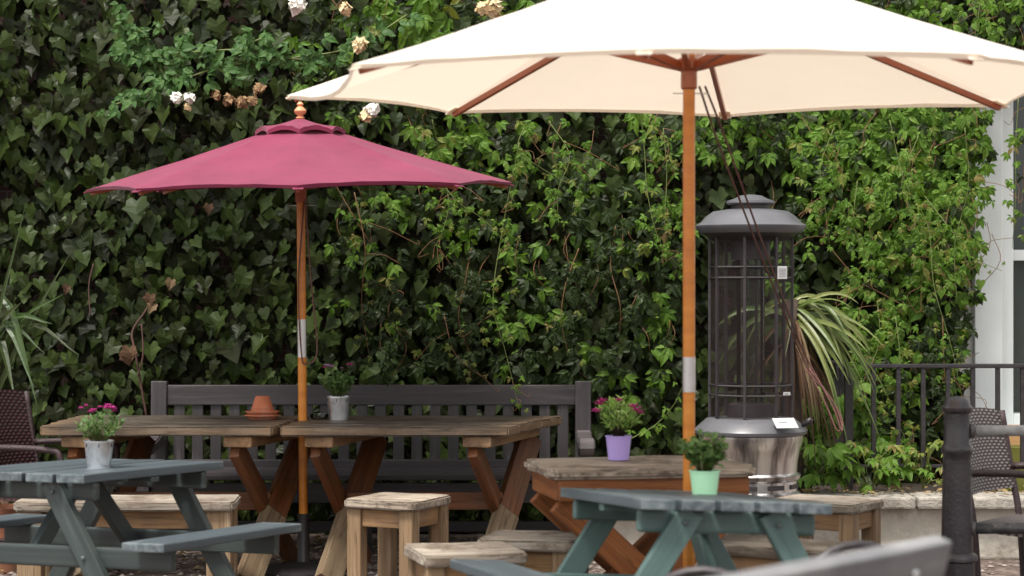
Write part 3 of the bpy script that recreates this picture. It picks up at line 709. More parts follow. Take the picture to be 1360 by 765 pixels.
A.build('foliage', M['strap'], t); D.build('dead_skirt', M['strap_dead'], t)

t = thing('flax_plant', 'spiky grey green flax with arching blades beside the maroon chair', 'flax', (-2.98, 11.55, 0))
A, D = Leaves(), Leaves()
for (tx, ty, sg, w) in ((95, 333, .12, .022), (35, 268, .05, .022), (105, 472, .45, .02), (70, 430, .4, .028), (45, 515, .55, .035), (20, 530, .5, .04), (60, 470, .45, .02), (8, 430, .3, .035), (30, 400, .3, .03), (85, 390, .3, .018), (-5, 300, .1, .03), (50, 540, .7, .03)):
    e = P(tx, ty, 11.2)-Vector((-2.98, 11.55, 0)); o = Vector((rng.normal(0, .04), rng.normal(0, .04), .3)); pts = []
    for i in range(11):
        s = i/10; p = o.lerp(e, s); p.z += sg*1.6*math.sin(math.pi*s)*(.5+.5*(1-s)); pts.append(np.array(p))
    A.strap(pts, w*1.7, (rng.normal(0, .3), -1, .4))
for i in range(2):
    a = rng.uniform(2, 4.0); A.strap(arc((0, 0, .2), (math.cos(a), math.sin(a), rng.uniform(.6, 1.6)), rng.uniform(.7, 1.1), .5), .04, (0, -1, .3))
for i in range(8):
    D.strap(arc((0, 0, .3), (rng.uniform(.1, .7), -.4, rng.uniform(.5, 1.2)), rng.uniform(.5, .8), .7), .025)
A.build('foliage', M['strap_dull'], t); D.build('dead_foliage', M['strap_dead'], t)

# ------------------------------------------------------------------ GARDEN BENCH
by, bxl, bxr = 12.05, (200-680)*12.1/F, (785-680)*12.1/F
t = thing('garden_bench', 'long dark slatted garden bench standing against the ivy', 'bench', ((bxl+bxr)/2, by, 0)); W = bxr-bxl; bm_ = M['dark_bench']
for s in (-1, 1):
    x = s*(W/2-.045)
    pb = bmesh.new(); add_box(pb, .92, .09, .075, None, .006, 6, .001); o = obj('post', pb, bm_, t, axes((x, .05, 0), (x, .10, .93), (0, 1, 0))[0])
    board('leg', (x, -.45, 0), (x, -.45, .60), .075, .075, bm_, t, (0, 1, 0))
    a = bmesh.new()      # scrolled arm
    prof = [(.06, .645), (-.05, .64), (-.18, .615), (-.32, .60), (-.42, .615), (-.50, .64), (-.545, .625), (-.555, .585), (-.535, .55), (-.48, .535), (-.30, .54), (-.10, .575), (.06, .585)]
    f0 = [a.verts.new((x-.045, y, z)) for y, z in prof]; f1 = [a.verts.new((x+.045, y, z)) for y, z in prof]
    a.faces.new(f0[::-1]); a.faces.new(f1)
    for i in range(len(prof)): a.faces.new((f0[i], f0[(i+1) % len(prof)], f1[(i+1) % len(prof)], f1[i]))
    bmesh.ops.recalc_face_normals(a, faces=a.faces)
    bmesh.ops.bevel(a, geom=[e for e in a.edges if abs(e.calc_face_angle(0)) > 1.2], offset=.008, segments=2, affect='EDGES')
    obj('armrest', a, bm_, t)
board('top_rail', (-W/2+.09, .095, .845), (W/2-.09, .095, .845), .045, .115, bm_, t)
board('bottom_rail', (-W/2+.09, .075, .44), (W/2-.09, .075, .44), .045, .07, bm_, t)
n = 22
for i in range(n):
    x = -W/2+.16+(W-.32)*i/(n-1)
    board('slat', (x, .078, .47), (x, .096, .79), .062, .02, bm_, t, (0, 1, 0), .003, 3, .0008)
for k in range(5): board('seat_slat', (-W/2+.02, -.45+.105*k, .42), (W/2-.02, -.45+.105*k, .42), .09, .028, bm_, t, (0, 0, 1), .005)
board('apron', (-W/2+.09, -.45, .335), (W/2-.09, -.45, .335), .03, .11, bm_, t)
board('leg', (0, -.44, 0), (0, -.44, .28), .075, .07, bm_, t, (0, 1, 0)); board('stretcher', (-W/2+.09, -.2, .12), (W/2-.09, -.2, .12), .05, .06, bm_, t)

# ------------------------------------------------------------------ LONG TRESTLE TABLES
def slab(name, corners, z, th, mat, parent, wob=.006, seed=0, bevel=.012, nx=14, ny=8):
    "thick worn slab through four corners FL FR BR BL; planks run along X"
    b = bmesh.new(); fl, fr, br, bl = [Vector((*c, 0)) for c in corners]
    rows = []
    for zz in (z-th, z):
        g = []
        for j in range(ny+1):
            r = []
            for i in range(nx+1):
                u, v = i/nx, j/ny
                p = fl.lerp(fr, u).lerp(bl.lerp(br, u), v); p.z = zz
                if i in (0, nx) or j in (0, ny):
                    q = noise.noise_vector(p*5+Vector((seed, seed*2, 0))); p.x += q.x*wob*1.5; p.y += q.y*wob*1.5
                    if (i in (0, nx)) and (j in (0, ny)): c_ = (fl+br)/2; p += (Vector((c_.x, c_.y, p.z))-p).normalized()*.018
                p.z += noise.noise(p*4+Vector((seed, 0, 9)))*wob*.7 if zz == z else 0
                r.append(b.verts.new(p))
            g.append(r)
        rows.append(g)
    lo, hi = rows
    for j in range(ny):
        for i in range(nx):
            b.faces.new((hi[j][i], hi[j][i+1], hi[j+1][i+1], hi[j+1][i])); b.faces.new((lo[j][i], lo[j+1][i], lo[j+1][i+1], lo[j][i+1]))
    for i in range(nx):
        b.faces.new((lo[0][i], lo[0][i+1], hi[0][i+1], hi[0][i])); b.faces.new((lo[ny][i+1], lo[ny][i], hi[ny][i], hi[ny][i+1]))
    for j in range(ny):
        b.faces.new((lo[j+1][0], lo[j][0], hi[j][0], hi[j+1][0])); b.faces.new((lo[j][nx], lo[j+1][nx], hi[j+1][nx], hi[j][nx]))
    b.normal_update()
    es = [e for e in b.edges if e.calc_face_angle(0) > .9]
    bmesh.ops.bevel(b, geom=es, offset=bevel, segments=2, affect='EDGES')
    o = obj(name, b, mat, parent, None, True); sharp(o, 60); return o

def planked(name, corners, z, th, mat, parent, k=5, gap=.004, seed=0, wob=.004):
    "several planks in one mesh, long side along the FL-FR edge"
    fl, fr, br, bl = [Vector(c) for c in corners]; bmm = bmesh.new()
    for i in range(k):
        a, b2 = i/k, (i+1)/k; d = (bl-fl).normalized()*gap*.5
        c = [fl.lerp(bl, a)+d, fr.lerp(br, a)+d, fr.lerp(br, b2)-d, fl.lerp(bl, b2)-d]
        e = random.uniform(-.006, .006); ux = (fr-fl).normalized()*e
        o = slab('tmp', [tuple(q+ux) for q in c], z+random.uniform(-.002, .002), th, mat, None, wob, seed+i, .007, 10, 2)
        bmm.from_mesh(o.data); me = o.data; bpy.data.objects.remove(o); bpy.data.meshes.remove(me)
    o = obj(name, bmm, mat, parent, None, True); sharp(o, 60); return o

def long_table(label, fl, fr, br, bl, frames, z=.78):
    c = ((fl[0]+br[0])/2, (fl[1]+br[1])/2)
    t = thing('trestle_table', label, 'table', (c[0], c[1], 0), 0, 'long trestle tables pushed end to end')
    rel = [(p[0]-c[0], p[1]-c[1]) for p in (fl, fr, br, bl)]
    planked('tabletop', rel, z, .046, M['old_top'], t, 5, .005, c[0]*7)
    for (xf, xb) in frames:
        yf, yb = 10.45-c[1], 11.20-c[1]; xf -= c[0]; xb -= c[0]; zt = z-.05
        dx = xb-xf; up = Vector((.95, -.25, 0))
        board('bearer', (xf-.01, yf-.06, zt-.028), (xb+.01, yb+.05, zt-.028), .15, .055, M['stool_apron'], t, (0, 0, 1), .01, 6, .003)
        # crossing legs, one lapped either side of the other
        for k, (za, zb) in enumerate(((zt-.055, 0), (0, zt-.055))):
            s = .028 if k else -.028
            a_, b_ = Vector((xf+s, yf, za)), Vector((xb+s, yb, zb))
            if k == 0: board('leg', a_, b_, .052, .125, M['red_leg'], t, (0, .6, .8), .008, 6, .003)
            else:
                cm = a_.lerp(b_, .46)
                board('leg', cm, b_, .052, .125, M['red_leg'], t, (0, .6, .8), .005, 4, .003)
                board('leg', a_, a_.lerp(b_, .458), .056, .13, M['worn_leg'], t, (0, .6, .8), .005, 4, .003)['label'] = 'bleached lower leg'
    xs = [f[0]-c[0] for f in frames]; xe = [f[1]-c[0] for f in frames]
    board('stretcher', ((xs[0]+xe[0])/2, 10.82-c[1], .37), ((xs[1]+xe[1])/2, 10.82-c[1], .37), .05, .09, M['red_leg'], t)
    return t
long_table('longer trestle table at the bench, weathered brown, holding the upturned clay pot', (-2.34, 10.35), (-1.165, 10.35), (-1.075, 11.28), (-2.33, 11.30), [(-2.145, -1.98), (-1.345, -1.13)])
long_table('weathered trestle table at the bench with the glass ashtray and zinc pot on it', (-1.150, 10.34), (.0, 10.36), (.285, 11.29), (-1.045, 11.29), [(-.945, -.745), (-.165, .07)])

# ------------------------------------------------------------------ STOOLS AND BENCHES
def stool(label, cx, cy, yaw, w=.38, d=.37, h=.46, name='stool', cat='stool', group='square wooden stools', topm='pale_top', th=.042, leg=.075):
    t = thing(name, label, cat, (cx, cy, 0), R(yaw), group)
    slab('seat', [(-w/2, -d/2), (w/2, -d/2), (w/2, d/2), (-w/2, d/2)], h, th, M[topm], t, .007, cx*9+cy, .008, 10, 6)
    ix, iy = w/2-leg/2-.02, d/2-leg/2-.02
    for sx in (-1, 1):
        for sy in (-1, 1):
            board('leg', (sx*ix, sy*iy, 0), (sx*ix, sy*iy, h-th-.001), leg, leg*.92, M['stool_leg'], t, (0, 1, 0), .006, 4, .002)
    ah = .085
    for s in (-1, 1):
        board('apron', (-ix+leg/2, s*(iy+.008), h-th-ah/2-.003), (ix-leg/2, s*(iy+.008), h-th-ah/2-.003), .024, ah, M['stool_apron'], t)
        board('apron', (s*(ix+.008), -iy+leg/2, h-th-ah/2-.003), (s*(ix+.008), iy-leg/2, h-th-ah/2-.003), .024, ah, M['stool_apron'], t)
    return t
stool('small stool under the trestle table beside the red parasol pole, four legs showing', -.545, 10.10, -27, .40, .40, .46, topm='mid_top')
stool('pale topped stool nearest below the trestle tables, before the others', -.18, 8.11, 14, .42, .41, .46)
stool('stool tucked under the square orange legged table', .09, 8.53, -16, .42, .36, .46)
stool('low bleached bench behind the right picnic table legs', 1.08, 8.33, -33, .66, .36, .455, 'low_bench', 'low bench', 'low plank benches')
stool('stool standing by the low rendered wall and heater', 1.49, 10.0, -32, .46, .38, .46)
stool('long low plank bench behind the left picnic table', -1.83, 10.08, 2, 1.04, .40, .455, 'low_bench', 'low bench', 'low plank benches', leg=.115)

# ------------------------------------------------------------------ SQUARE TABLE
t = thing('square_table', 'small thick topped wooden table with crossed orange legs holding the lilac pot', 'table', (.51, 8.50, 0), R(11.5))
c0 = (.51, 8.50); W, D = .84, .575
slab('tabletop', [(-W/2, -D/2), (W/2, -D/2), (W/2, D/2), (-W/2, D/2)], .76, .042, M['mid_top'], t, .008, 4, .012, 16, 8)
for s in (-1, 1):
    board('apron', (-W/2+.035, s*(D/2-.05), .675), (W/2-.035, s*(D/2-.05), .675), .035, .085, M['orange_leg'], t)
    board('bearer', (s*(W/2-.05), -D/2+.07, .672), (s*(W/2-.05), D/2-.07, .672), .035, .08, M['orange_leg'], t)
    for k in (-1, 1):
        board('leg', (k*(W/2-.06), s*(D/2-.10)-k*.027, .63), (-k*(W/2-.09), s*(D/2-.10)-k*.027, 0), .05, .12, M['orange_leg'], t, (.5, 0, .8))

# ------------------------------------------------------------------ PICNIC TABLES
def picnic(label, cx, cy, yaw, W, Ln, zt, zs, so, sw, SL, tx=0, ty=0, k=5, z0=0, legm='teal_paint'):
    t = thing('picnic_table', label, 'picnic table', (cx, cy, z0), 0, 'painted picnic tables')
    n = Vector((-tx, -ty, 1)).normalized(); q = Vector((0, 0, 1)).rotation_difference(n)
    t.rotation_mode = 'QUATERNION'; t.rotation_quaternion = q @ Matrix.Rotation(yaw, 3, 'Z').to_quaternion()
    gp, tp = M['green_paint'], M[legm]
    pw = W/k; tb = bmesh.new()
    for i in range(k):
        y = -W/2+pw*(i+.5); add_box(tb, Ln+random.uniform(-.004, .004), pw-.022, .034, T(random.uniform(-.003, .003), y, zt-.017+random.uniform(-.001, .001)), .004, 6, .0015, i)
    obj('tabletop', tb, gp, t)
    for s in (-1, 1):
        o = obj('seat', add_box(bmesh.new(), SL, sw, .034, None, .006, 6, .0015, s), gp, t, T(0, s*(so-sw/2), zs-.017))
    for e in (-1, 1):
        x = e*(Ln/2-.11)
        bp = bmesh.new(); add_box(bp, W-.06, .036, .075, None, .018, 0, 0, seg=3); obj('top_beam', bp, tp, t, axes((x, -W/2+.03, zt-.0725), (x, W/2-.03, zt-.0725))[0])
        bp = bmesh.new(); add_box(bp, 2*so-.08, .036, .085, None, .014, 0, 0, seg=3); obj('seat_beam', bp, tp, t, axes((x, -so+.04, zs-.077), (x, so-.04, zs-.077))[0])
        for s in (-1, 1):
            xo = x+e*.037
            lg = board('leg', (xo, s*(W*.20), zt-.035), (xo, s*(W*.20+.42), .0), .036, .085, tp, t, (0, .5*s, .5))
            for (yy, zz) in ((s*(W*.20+.025), zt-.075), (s*(W*.20+.175), zs-.075)):
                bo = bmesh.new(); add_lathe(bo, [(.009, 0), (.009, .004), (.005, .007)], 10, axes((xo+e*.018, yy, zz), (xo+e*.03, yy, zz))[0] @ Matrix.Rotation(R(90), 4, 'Y')); 
                ob = obj('bolt', bo, M['bolt'], None); ob.parent = lg; ob.matrix_basis = lg.matrix_basis.inverted()
        board('brace', (e*.04, .0, zt-.06), (x-e*.03, 0, zs-.10), .034, .075, tp, t)
    board('cleat', (0, -W/2+.02, zt-.048), (0, W/2-.02, zt-.048), .05, .022, tp, t)
    return t
picnic('grey green picnic table with the magenta flowered zinc pot', -1.76, 8.671, 1.103, .771, .94, .72, .467, .755, .195, .964, .010, -.026, 5, .009, 'olive_paint')
picnic('teal legged picnic table pierced by the white parasol pole', .580, 7.164, 1.806, .665, 1.0, .725, .46, .72, .19, 1.0, -.035, -.066, 5, .03)

# ------------------------------------------------------------------ PARASOLS
def canopy_mesh(corners, apex, r0, sag, nr=10, ns=8, edge=.03, hem=.012, lift=.012, droop={}, dip=.008):
    "corners: rim rib tips (x,y,z) relative; panels between ribs sag a little"
    b = bmesh.new(); n = len(corners); ap = Vector(apex); grid = {}
    for i in range(n):
        c0, c1 = Vector(corners[i]), Vector(corners[(i+1) % n])
        for s in range(ns):
            u = s/ns; k = 4*u*(1-u)
            e = c0.lerp(c1, u)
            # rim edge pulled in between ribs
            e = e.lerp(Vector((ap.x, ap.y, e.z)), edge*k); e.z += lift*k-droop.get(i, 0)*k
            for r in range(nr+1):
                f = r0+(1-r0)*r/nr
                p = ap.lerp(e, f); p.z -= sag*k*math.sin(math.pi*f)*.6 + dip*math.sin(math.pi*f)
                p.z += .004*nz(p.x, p.y, 2, 6)+.005*f*nz(math.atan2(p.y, p.x)*9, f*1.5, 4)+.003*f**3*nz(math.atan2(p.y, p.x)*26, f*2.5, 9)
                grid[i*ns+s, r] = b.verts.new(p)
            p = e.copy(); p.z -= hem; p = p.lerp(Vector((ap.x, ap.y, p.z)), .006); grid[i*ns+s, nr+1] = b.verts.new(p)
    m = n*ns
    for a in range(m):
        for r in range(nr+1):
            b.faces.new((grid[a, r], grid[a, r+1], grid[(a+1) % m, r+1], grid[(a+1) % m, r]))
    bmesh.ops.recalc_face_normals(b, faces=b.faces)
    # crisp seams along ribs, smooth panels
    for f in b.faces: f.smooth = True
    for e in b.edges:
        pass
    for i in range(n):
        for r in range(nr+1):
            e = b.edges.get((grid[i*ns, r], grid[i*ns, r+1]))
            if e: e.smooth = False
    for a in range(m):
        e = b.edges.get((grid[a, nr], grid[(a+1) % m, nr]))
        if e: e.smooth = False
    return b

def parasol(name, label, base, lean, corners, apex, r0, fab, pole_r, hub_z, ferrule, pole_top, sag, edge, vent=None, finial=None, hem=.012, strutf=.55, droop={}, dip=.008, rw=.017):
    t = thing(name, label, 'parasol', base, 0, 'garden parasols'); t.rotation_euler = lean
    lathe('pole', [(pole_r, .02), (pole_r, pole_top)], M['pole'], t, n=20)
    f = lathe('ferrule', [(pole_r+.0016, ferrule[0]), (pole_r+.0016, ferrule[1])], M['steel'], t, n=20)
    b = canopy_mesh(corners, apex, r0, sag, edge=edge, hem=hem, droop=droop, dip=dip); obj('canopy', b, M[fab], t)
    for i, c in enumerate(corners):
        c = Vector(c); a = Vector((apex[0], apex[1], apex[2]-.11)); e = a.lerp(c, .98)+Vector((0, 0, -.026))
        a = a-Vector((0, 0, .02)); st = a.lerp(c, .045); board('rib', st, e, rw, .024, M['hub'], t, bevel=.002, cuts=0, wob=0)
        pk = bmesh.new(); add_box(pk, .07, .05, .006, None, .002); obj('rib_pocket', pk, M[fab], t, axes(a.lerp(c, .955)+Vector((0, 0, -.012)), a.lerp(c, 1.0)+Vector((0, 0, -.016)))[0])
        mid = a.lerp(c, strutf)+Vector((0, 0, -.035)); d = Vector((c.x-a.x, c.y-a.y, 0)).normalized()
        board('strut', Vector((a.x, a.y, hub_z))+d*.04, mid, rw*1.1, .03, M['hub'], t, bevel=.002, cuts=0, wob=0)
    lathe('runner', [(pole_r+.003, hub_z-.085), (pole_r+.008, hub_z-.08), (pole_r+.008, hub_z-.02), (pole_r+.024, hub_z-.008), (pole_r+.026, hub_z+.025), (pole_r+.004, hub_z+.035)], M['hub'], t, n=20)
    lathe('top_hub', [(pole_r+.002, apex[2]-.10), (pole_r+.022, apex[2]-.09), (pole_r+.022, apex[2]-.03), (pole_r, apex[2]-.02)], M['hub'], t, n=20)
    tube('pin', [(-.06, -.005, hub_z-.10), (.075, .005, hub_z-.10)], .0025, M['steel'], t, 6)
    if vent:
        vr, vz0, vz1 = vent; cs = [(vr*math.sin(az), -vr*math.cos(az), vz0-.008*math.cos(az)) for az in [math.atan2(c[0], -c[1]) for c in corners]]
        obj('vent', canopy_mesh(cs, (0, 0, vz1), .05, .004, 5, 8, .04, .022, .022), M[fab], t)
    if finial: lathe('finial', finial, M['finial'], t, n=20)
    return t
# burgundy
YR = 10.84; SR = F/YR; XR = (403.5-680)/SR; Rr = 1.09; zr = EYE+(382-247)/SR
cor = []
for k in range(8):
    a = R(5+45*k); cor.append((Rr*math.sin(a), -Rr*math.cos(a), zr-.052*math.cos(a)-.010*math.sin(-a)))
red = parasol('parasol', 'burgundy parasol standing in the gap of the trestle tables', (XR, YR, 0), (0, R(-.45), 0), cor, (0, 0, 2.325), .1, 'canopy_red', .0225, 1.985, (1.105, 1.30), 2.33, .026, .006,
              (.232, 2.268, 2.338), [(.012, 2.325), (.024, 2.335), (.012, 2.347), (.029, 2.36), (.032, 2.372), (.02, 2.388), (.012, 2.395), (.018, 2.405), (.010, 2.418), (.002, 2.42)], .014)
tube('cord', curve([(.02, -.03, 1.9), (-.012, -.035, 1.5), (0, -.035, 1.12), (.03, -.03, 1.075), (.07, -.02, 1.10), (.078, -.02, 1.2), (.055, -.02, 1.45), (.035, -.03, 1.75), (.03, -.03, 1.92)], 8), .0042, M['rope'], red, 6)
lathe('base', [(.22, 0), (.225, .012), (.20, .03), (.10, .05), (.036, .055), (.036, .06), (.032, .065), (.0295, .27), (.033, .272), (.033, .30), (.028, .302), (.0235, .302)], M['iron'], red, cap1=False)
# cream
YW = 7.84; XW = (915-680)*YW/F
def wc(az, pxy, r=1.5):
    a = R(az); X, Yy = r*math.sin(a), -r*math.cos(a); Y = YW+Yy
    return (X, Yy, EYE-(pxy-HZ)*Y/F)
cor = [wc(-10, 65), wc(32, 73), wc(75, 98), wc(117, 138), wc(169, 152), wc(218, 147), wc(259, 126, 1.555), wc(308, 86)]
white = parasol('parasol', 'large cream parasol through the teal legged picnic table', (XW, YW, 0), (0, 0, 0), cor, (0, 0, 2.74), .06, 'canopy_white', .0225, 2.285, (1.075, 1.205), 2.76, .03, .035,
                (.24, 2.685, 2.78), [(.012, 2.76), (.028, 2.78), (.032, 2.80), (.018, 2.82), (.002, 2.835)], .014, .38, {6: .055}, .02, .02)
rp = bmesh.new(); hub = Vector((.05, 0, 2.21)); o0 = Vector((XW, YW, 0))
anc = P(1066, 470, 10.45)-o0
for k, off in enumerate((-.018, .018)):
    pts = [hub+Vector((off*.6, 0, 0))]
    for i in range(1, 9):
        s = i/8; p = hub.lerp(anc, s)+Vector((off*(1-.5*s), 0, -.02*math.sin(math.pi*s))); pts.append(p)
    e1 = P(1098+8*k, 540, 10.45)-o0; e2 = P(1112+5*k, 572, 10.44)-o0; e3 = P(1119-2*k, 560, 10.46)-o0; e4 = P(1104, 530, 10.47)-o0; e5 = P(1075-k*6, 490, 10.47)-o0
    add_tube(rp, curve(pts+[e1, e2, e3, e4, e5], 5), .0045, 6)
obj('cord', rp, M['rope'], white, None, True)
lathe('base', [(.25, 0), (.255, .015), (.22, .035), (.1, .06), (.036, .065), (.03, .07), (.03, .30), (.0235, .302)], M['iron'], white, cap1=False)

# ------------------------------------------------------------------ PATIO HEATER
YH = 10.77; SH = F/YH; xh = (997-680)/SH
def hz(y): return EYE+(HZ-y)/SH
t = thing('patio_heater', 'tall patio heater with caged glass tube and stainless drum base', 'patio heater', (xh, YH, 0), R(8))
q = 1/SH
lathe('hood', [(66*q, hz(310)), (73*q, hz(304)), (74*q, hz(300)), (71*q, hz(298)), (66*q, hz(295)), (60*q, hz(288)), (50*q, hz(281)), (30*q, hz(278))], M['hood'], t, n=48)
lathe('collar', [(26*q, hz(279)), (26*q, hz(271))], M['hood_dark'], t)
lathe('cap', [(30*q, hz(272)), (32.5*q, hz(270)), (32*q, hz(267)), (22*q, hz(264)), (15*q, hz(260)), (4*q, hz(258.5))], M['hood'], t, n=40)
lathe('cage_top', [(50*q, hz(320)), (64*q, hz(309.5)), (55*q, hz(309))], M['hood_dark'], t, n=48)
cr = 55*q; zb, zt_ = hz(554), hz(316)
for i in range(8):
    a = R(22.5+45*i); x, y = cr*math.cos(a), cr*math.sin(a)
    board('cage_bar', (x, y, zb), (x, y, zt_), .014, .014, M['hood_dark'], t, (math.cos(a), math.sin(a), 0), .002, 0, 0)
    a2 = R(22.5+45*(i+1)); p1 = Vector((cr*.985*math.cos(a), cr*.985*math.sin(a), 0)); p2 = Vector((cr*.985*math.cos(a2), cr*.985*math.sin(a2), 0))
    m_, l_ = axes(p1, p2); m_ = m_.copy(); m_[2][3] = (zb+zt_)/2
    sb = bmesh.new(); add_box(sb, l_-.012, .0015, zt_-zb, None, 0); obj('mesh_panel', sb, M['screen'], t, m_)
for yy in (355, 369, 511, 524):
    hb = bmesh.new(); add_tube(hb, [(cr*math.cos(R(22.5+45*i)), cr*math.sin(R(22.5+45*i)), hz(yy)) for i in range(8)], .0058, 6, True); obj('cage_hoop', hb, M['hood_dark'], t)
lathe('glass_tube', [(.072, zb), (.072, zt_)], M['tubeglass'], t, n=32, cap0=False, cap1=False)
lathe('burner', [(.12, zb-.01), (.12, hz(537)), (.09, hz(535))], M['hood_dark'], t)
lathe('tube_cap', [(.10, hz(345)), (.10, hz(318))], M['hood_dark'], t)
lathe('shelf', [(70*q, hz(577)), (74*q, hz(575)), (75*q, hz(571)), (73*q, hz(568)), (64*q, hz(560)), (58*q, hz(555)), (40*q, hz(553.5))], M['hood'], t, n=48)
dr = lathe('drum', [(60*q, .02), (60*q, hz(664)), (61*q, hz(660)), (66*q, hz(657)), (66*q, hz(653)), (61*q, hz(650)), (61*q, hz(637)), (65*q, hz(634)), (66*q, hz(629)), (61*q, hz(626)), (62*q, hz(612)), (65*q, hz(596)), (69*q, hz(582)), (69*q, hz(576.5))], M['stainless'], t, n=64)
for i in range(10):
    a = R(36*i-90-18); rr = 61*q+.001
    sb = bmesh.new(); add_box(sb, .095, .008, .024, None, .011, seg=3)
    o = obj('slot', sb, M['hood_dark'], None, None); o.parent = dr; o.matrix_basis = T(rr*math.cos(a), rr*math.sin(a), hz(643.5)) @ Matrix.Rotation(a+R(90), 4, 'Z')
lathe('foot_ring', [(64*q, 0), (64*q, .025), (60*q, .03)], M['hood_dark'], t, n=48)
def decal(x, y, w, h, lines, tilt=0, yaw=0, Yd=None, nm='sticker'):
    p = P(x, y, Yd)-Vector((xh, YH, 0)); p = Matrix.Rotation(-R(8), 3, 'Z') @ p
    mm = T(*p) @ Matrix.Rotation(R(yaw)-R(8), 4, 'Z') @ Matrix.Rotation(R(tilt), 4, 'X')
    sb = bmesh.new(); add_box(sb, w, .003, h, None, .001); s = obj(nm, sb, M['label_white'], t, mm)
    for (lx, lz, lw, lh) in lines:
        ib = bmesh.new(); add_box(ib, lw*w, .0012, lh*h, T(lx*w, -.0022, lz*h), 0); io = obj('print', ib, M['ink'], None); io.parent = s
decal(1039, 362, .052, .064, [(0, .3-.12*i, .75, .035) for i in range(6)], 0, 18, YH-.215)
decal(1045, 523, .038, .016, [(-.1, 0, .5, .3)], 0, 18, YH-.215)
decal(1043, 562, .12, .075, [(-.1, .05, .35, .12)], -52, 18, YH-.262, 'instruction_plate')
tube('control_knob', [(.235, -.13, hz(563)), (.262, -.15, hz(558)), (.275, -.16, hz(554))], [.012, .018, .012], M['hood_dark'], t, 10)

# ------------------------------------------------------------------ RAILING
t = thing('iron_railing', 'black iron railing with round bars on the low wall', 'railing', (2.3, 11.62, .34))
def railx(x, Y=11.62): return (x-680)*Y/F-2.3
ztop = EYE-(486-HZ)*11.62/F-.34; zbot = EYE-(619-HZ)*11.62/F-.34
board('top_rail', (railx(1150), 0, ztop), (railx(1480), 0, ztop), .04, .024, M['iron'], t, cuts=0, wob=0)
board('bottom_rail', (railx(1122), 0, zbot), (railx(1480), 0, zbot), .03, .018, M['iron'], t, cuts=0, wob=0)
for x in [1160+33*i for i in range(10)]: board('baluster', (railx(x), 0, zbot+.006), (railx(x), 0, ztop-.012), .025, .025, M['iron'], t, (0, 1, 0), .004, 0, 0)
board('post', (railx(1127), 0, -.02), (railx(1127), 0, ztop), .045, .045, M['iron'], t, (0, 1, 0), .003, 0, 0)
board('top_rail', (railx(1127), 0, ztop), (railx(1127)+.0, .75, ztop), .03, .016, M['iron'], t, cuts=0, wob=0)
for k in range(4): board('baluster', (railx(1127)+.03, .12+.16*k, zbot), (railx(1127)+.03, .12+.16*k, ztop-.008), .022, .022, M['iron'], t, (0, 1, 0), .004, 0, 0)

# ------------------------------------------------------------------ PLANTER BOX AND POT BY HOUSE
t = thing('planter_box', 'tan wooden planter box on the bed in front of the white house', 'planter', (3.0, 12.2, .3))
for k in range(3): board('board', (-.35, -.16, .07+.125*k), (.6, -.16, .07+.125*k), .022, .12, M['timber_box'], t)
board('board', (-.36, -.15, .19), (-.36, .16, .19), .022, .37, M['timber_box'], t, (0, 0, 1)); obj('soil', add_box(bmesh.new(), .93, .3, .3, T(.125, .01, .19), 0), M['soil'], t)
t = thing('glazed_pot', 'olive yellow glazed pot standing near the planter box', 'pot', (2.84, 11.85, .3))
lathe('pot', [(.07, 0), (.09, .02), (.10, .2), (.105, .27), (.09, .272), (.085, .22)], M['olive_pot'], t)

# ------------------------------------------------------------------ BOLLARD WITH PIPES
YB = 8.83; SB = F/YB; xb = (1271-680)/SB; q = 1/SB
def bz(y): return EYE+(HZ-y)/SB
t = thing('bollard', 'black cast iron bollard with domed top and two pipe rails', 'bollard', (xb, YB, 0))
lathe('post', [(32*q, 0), (32*q, .05), (24*q, .07), (23*q, bz(746)), (27*q, bz(744)), (27.5*q, bz(739)), (26*q, bz(736)), (21*q, bz(733)), (18.5*q, bz(612)), (18.5*q, bz(604)), (20.5*q, bz(601)), (21*q, bz(595)), (19*q, bz(591)), (17.5*q, bz(589)),
               (17*q, bz(556)), (17*q, bz(549)), (20*q, bz(546)), (20.5*q, bz(541)), (18*q, bz(538)), (17*q, bz(536)), (15*q, bz(531)), (10*q, bz(527.5)), (2*q, bz(526))], M['bollard'], t, n=40)
for yy, mt in ((572, 'rail'), (702, 'rail_dark')):
    r = 7.3*q
    tube('rail', [(.05, 0, bz(yy)), (.4, 0, bz(yy)), (1.6, 0, bz(yy))], r, M[mt], t, 16)
    lathe('flange', [(.024, 0), (.03, .004), (.03, .02), (.026, .024)], M['bollard'], t, (0, 0, 0)).matrix_basis = T(.05, 0, bz(yy)) @ Matrix.Rotation(R(90), 4, 'Y')

lathe('post', [(.075, 0), (.06, .05), (.055, .7), (.055, .95), (.04, 1.0), (.005, 1.02)], M['bollard'], t, (1.64, 0, 0), 24)
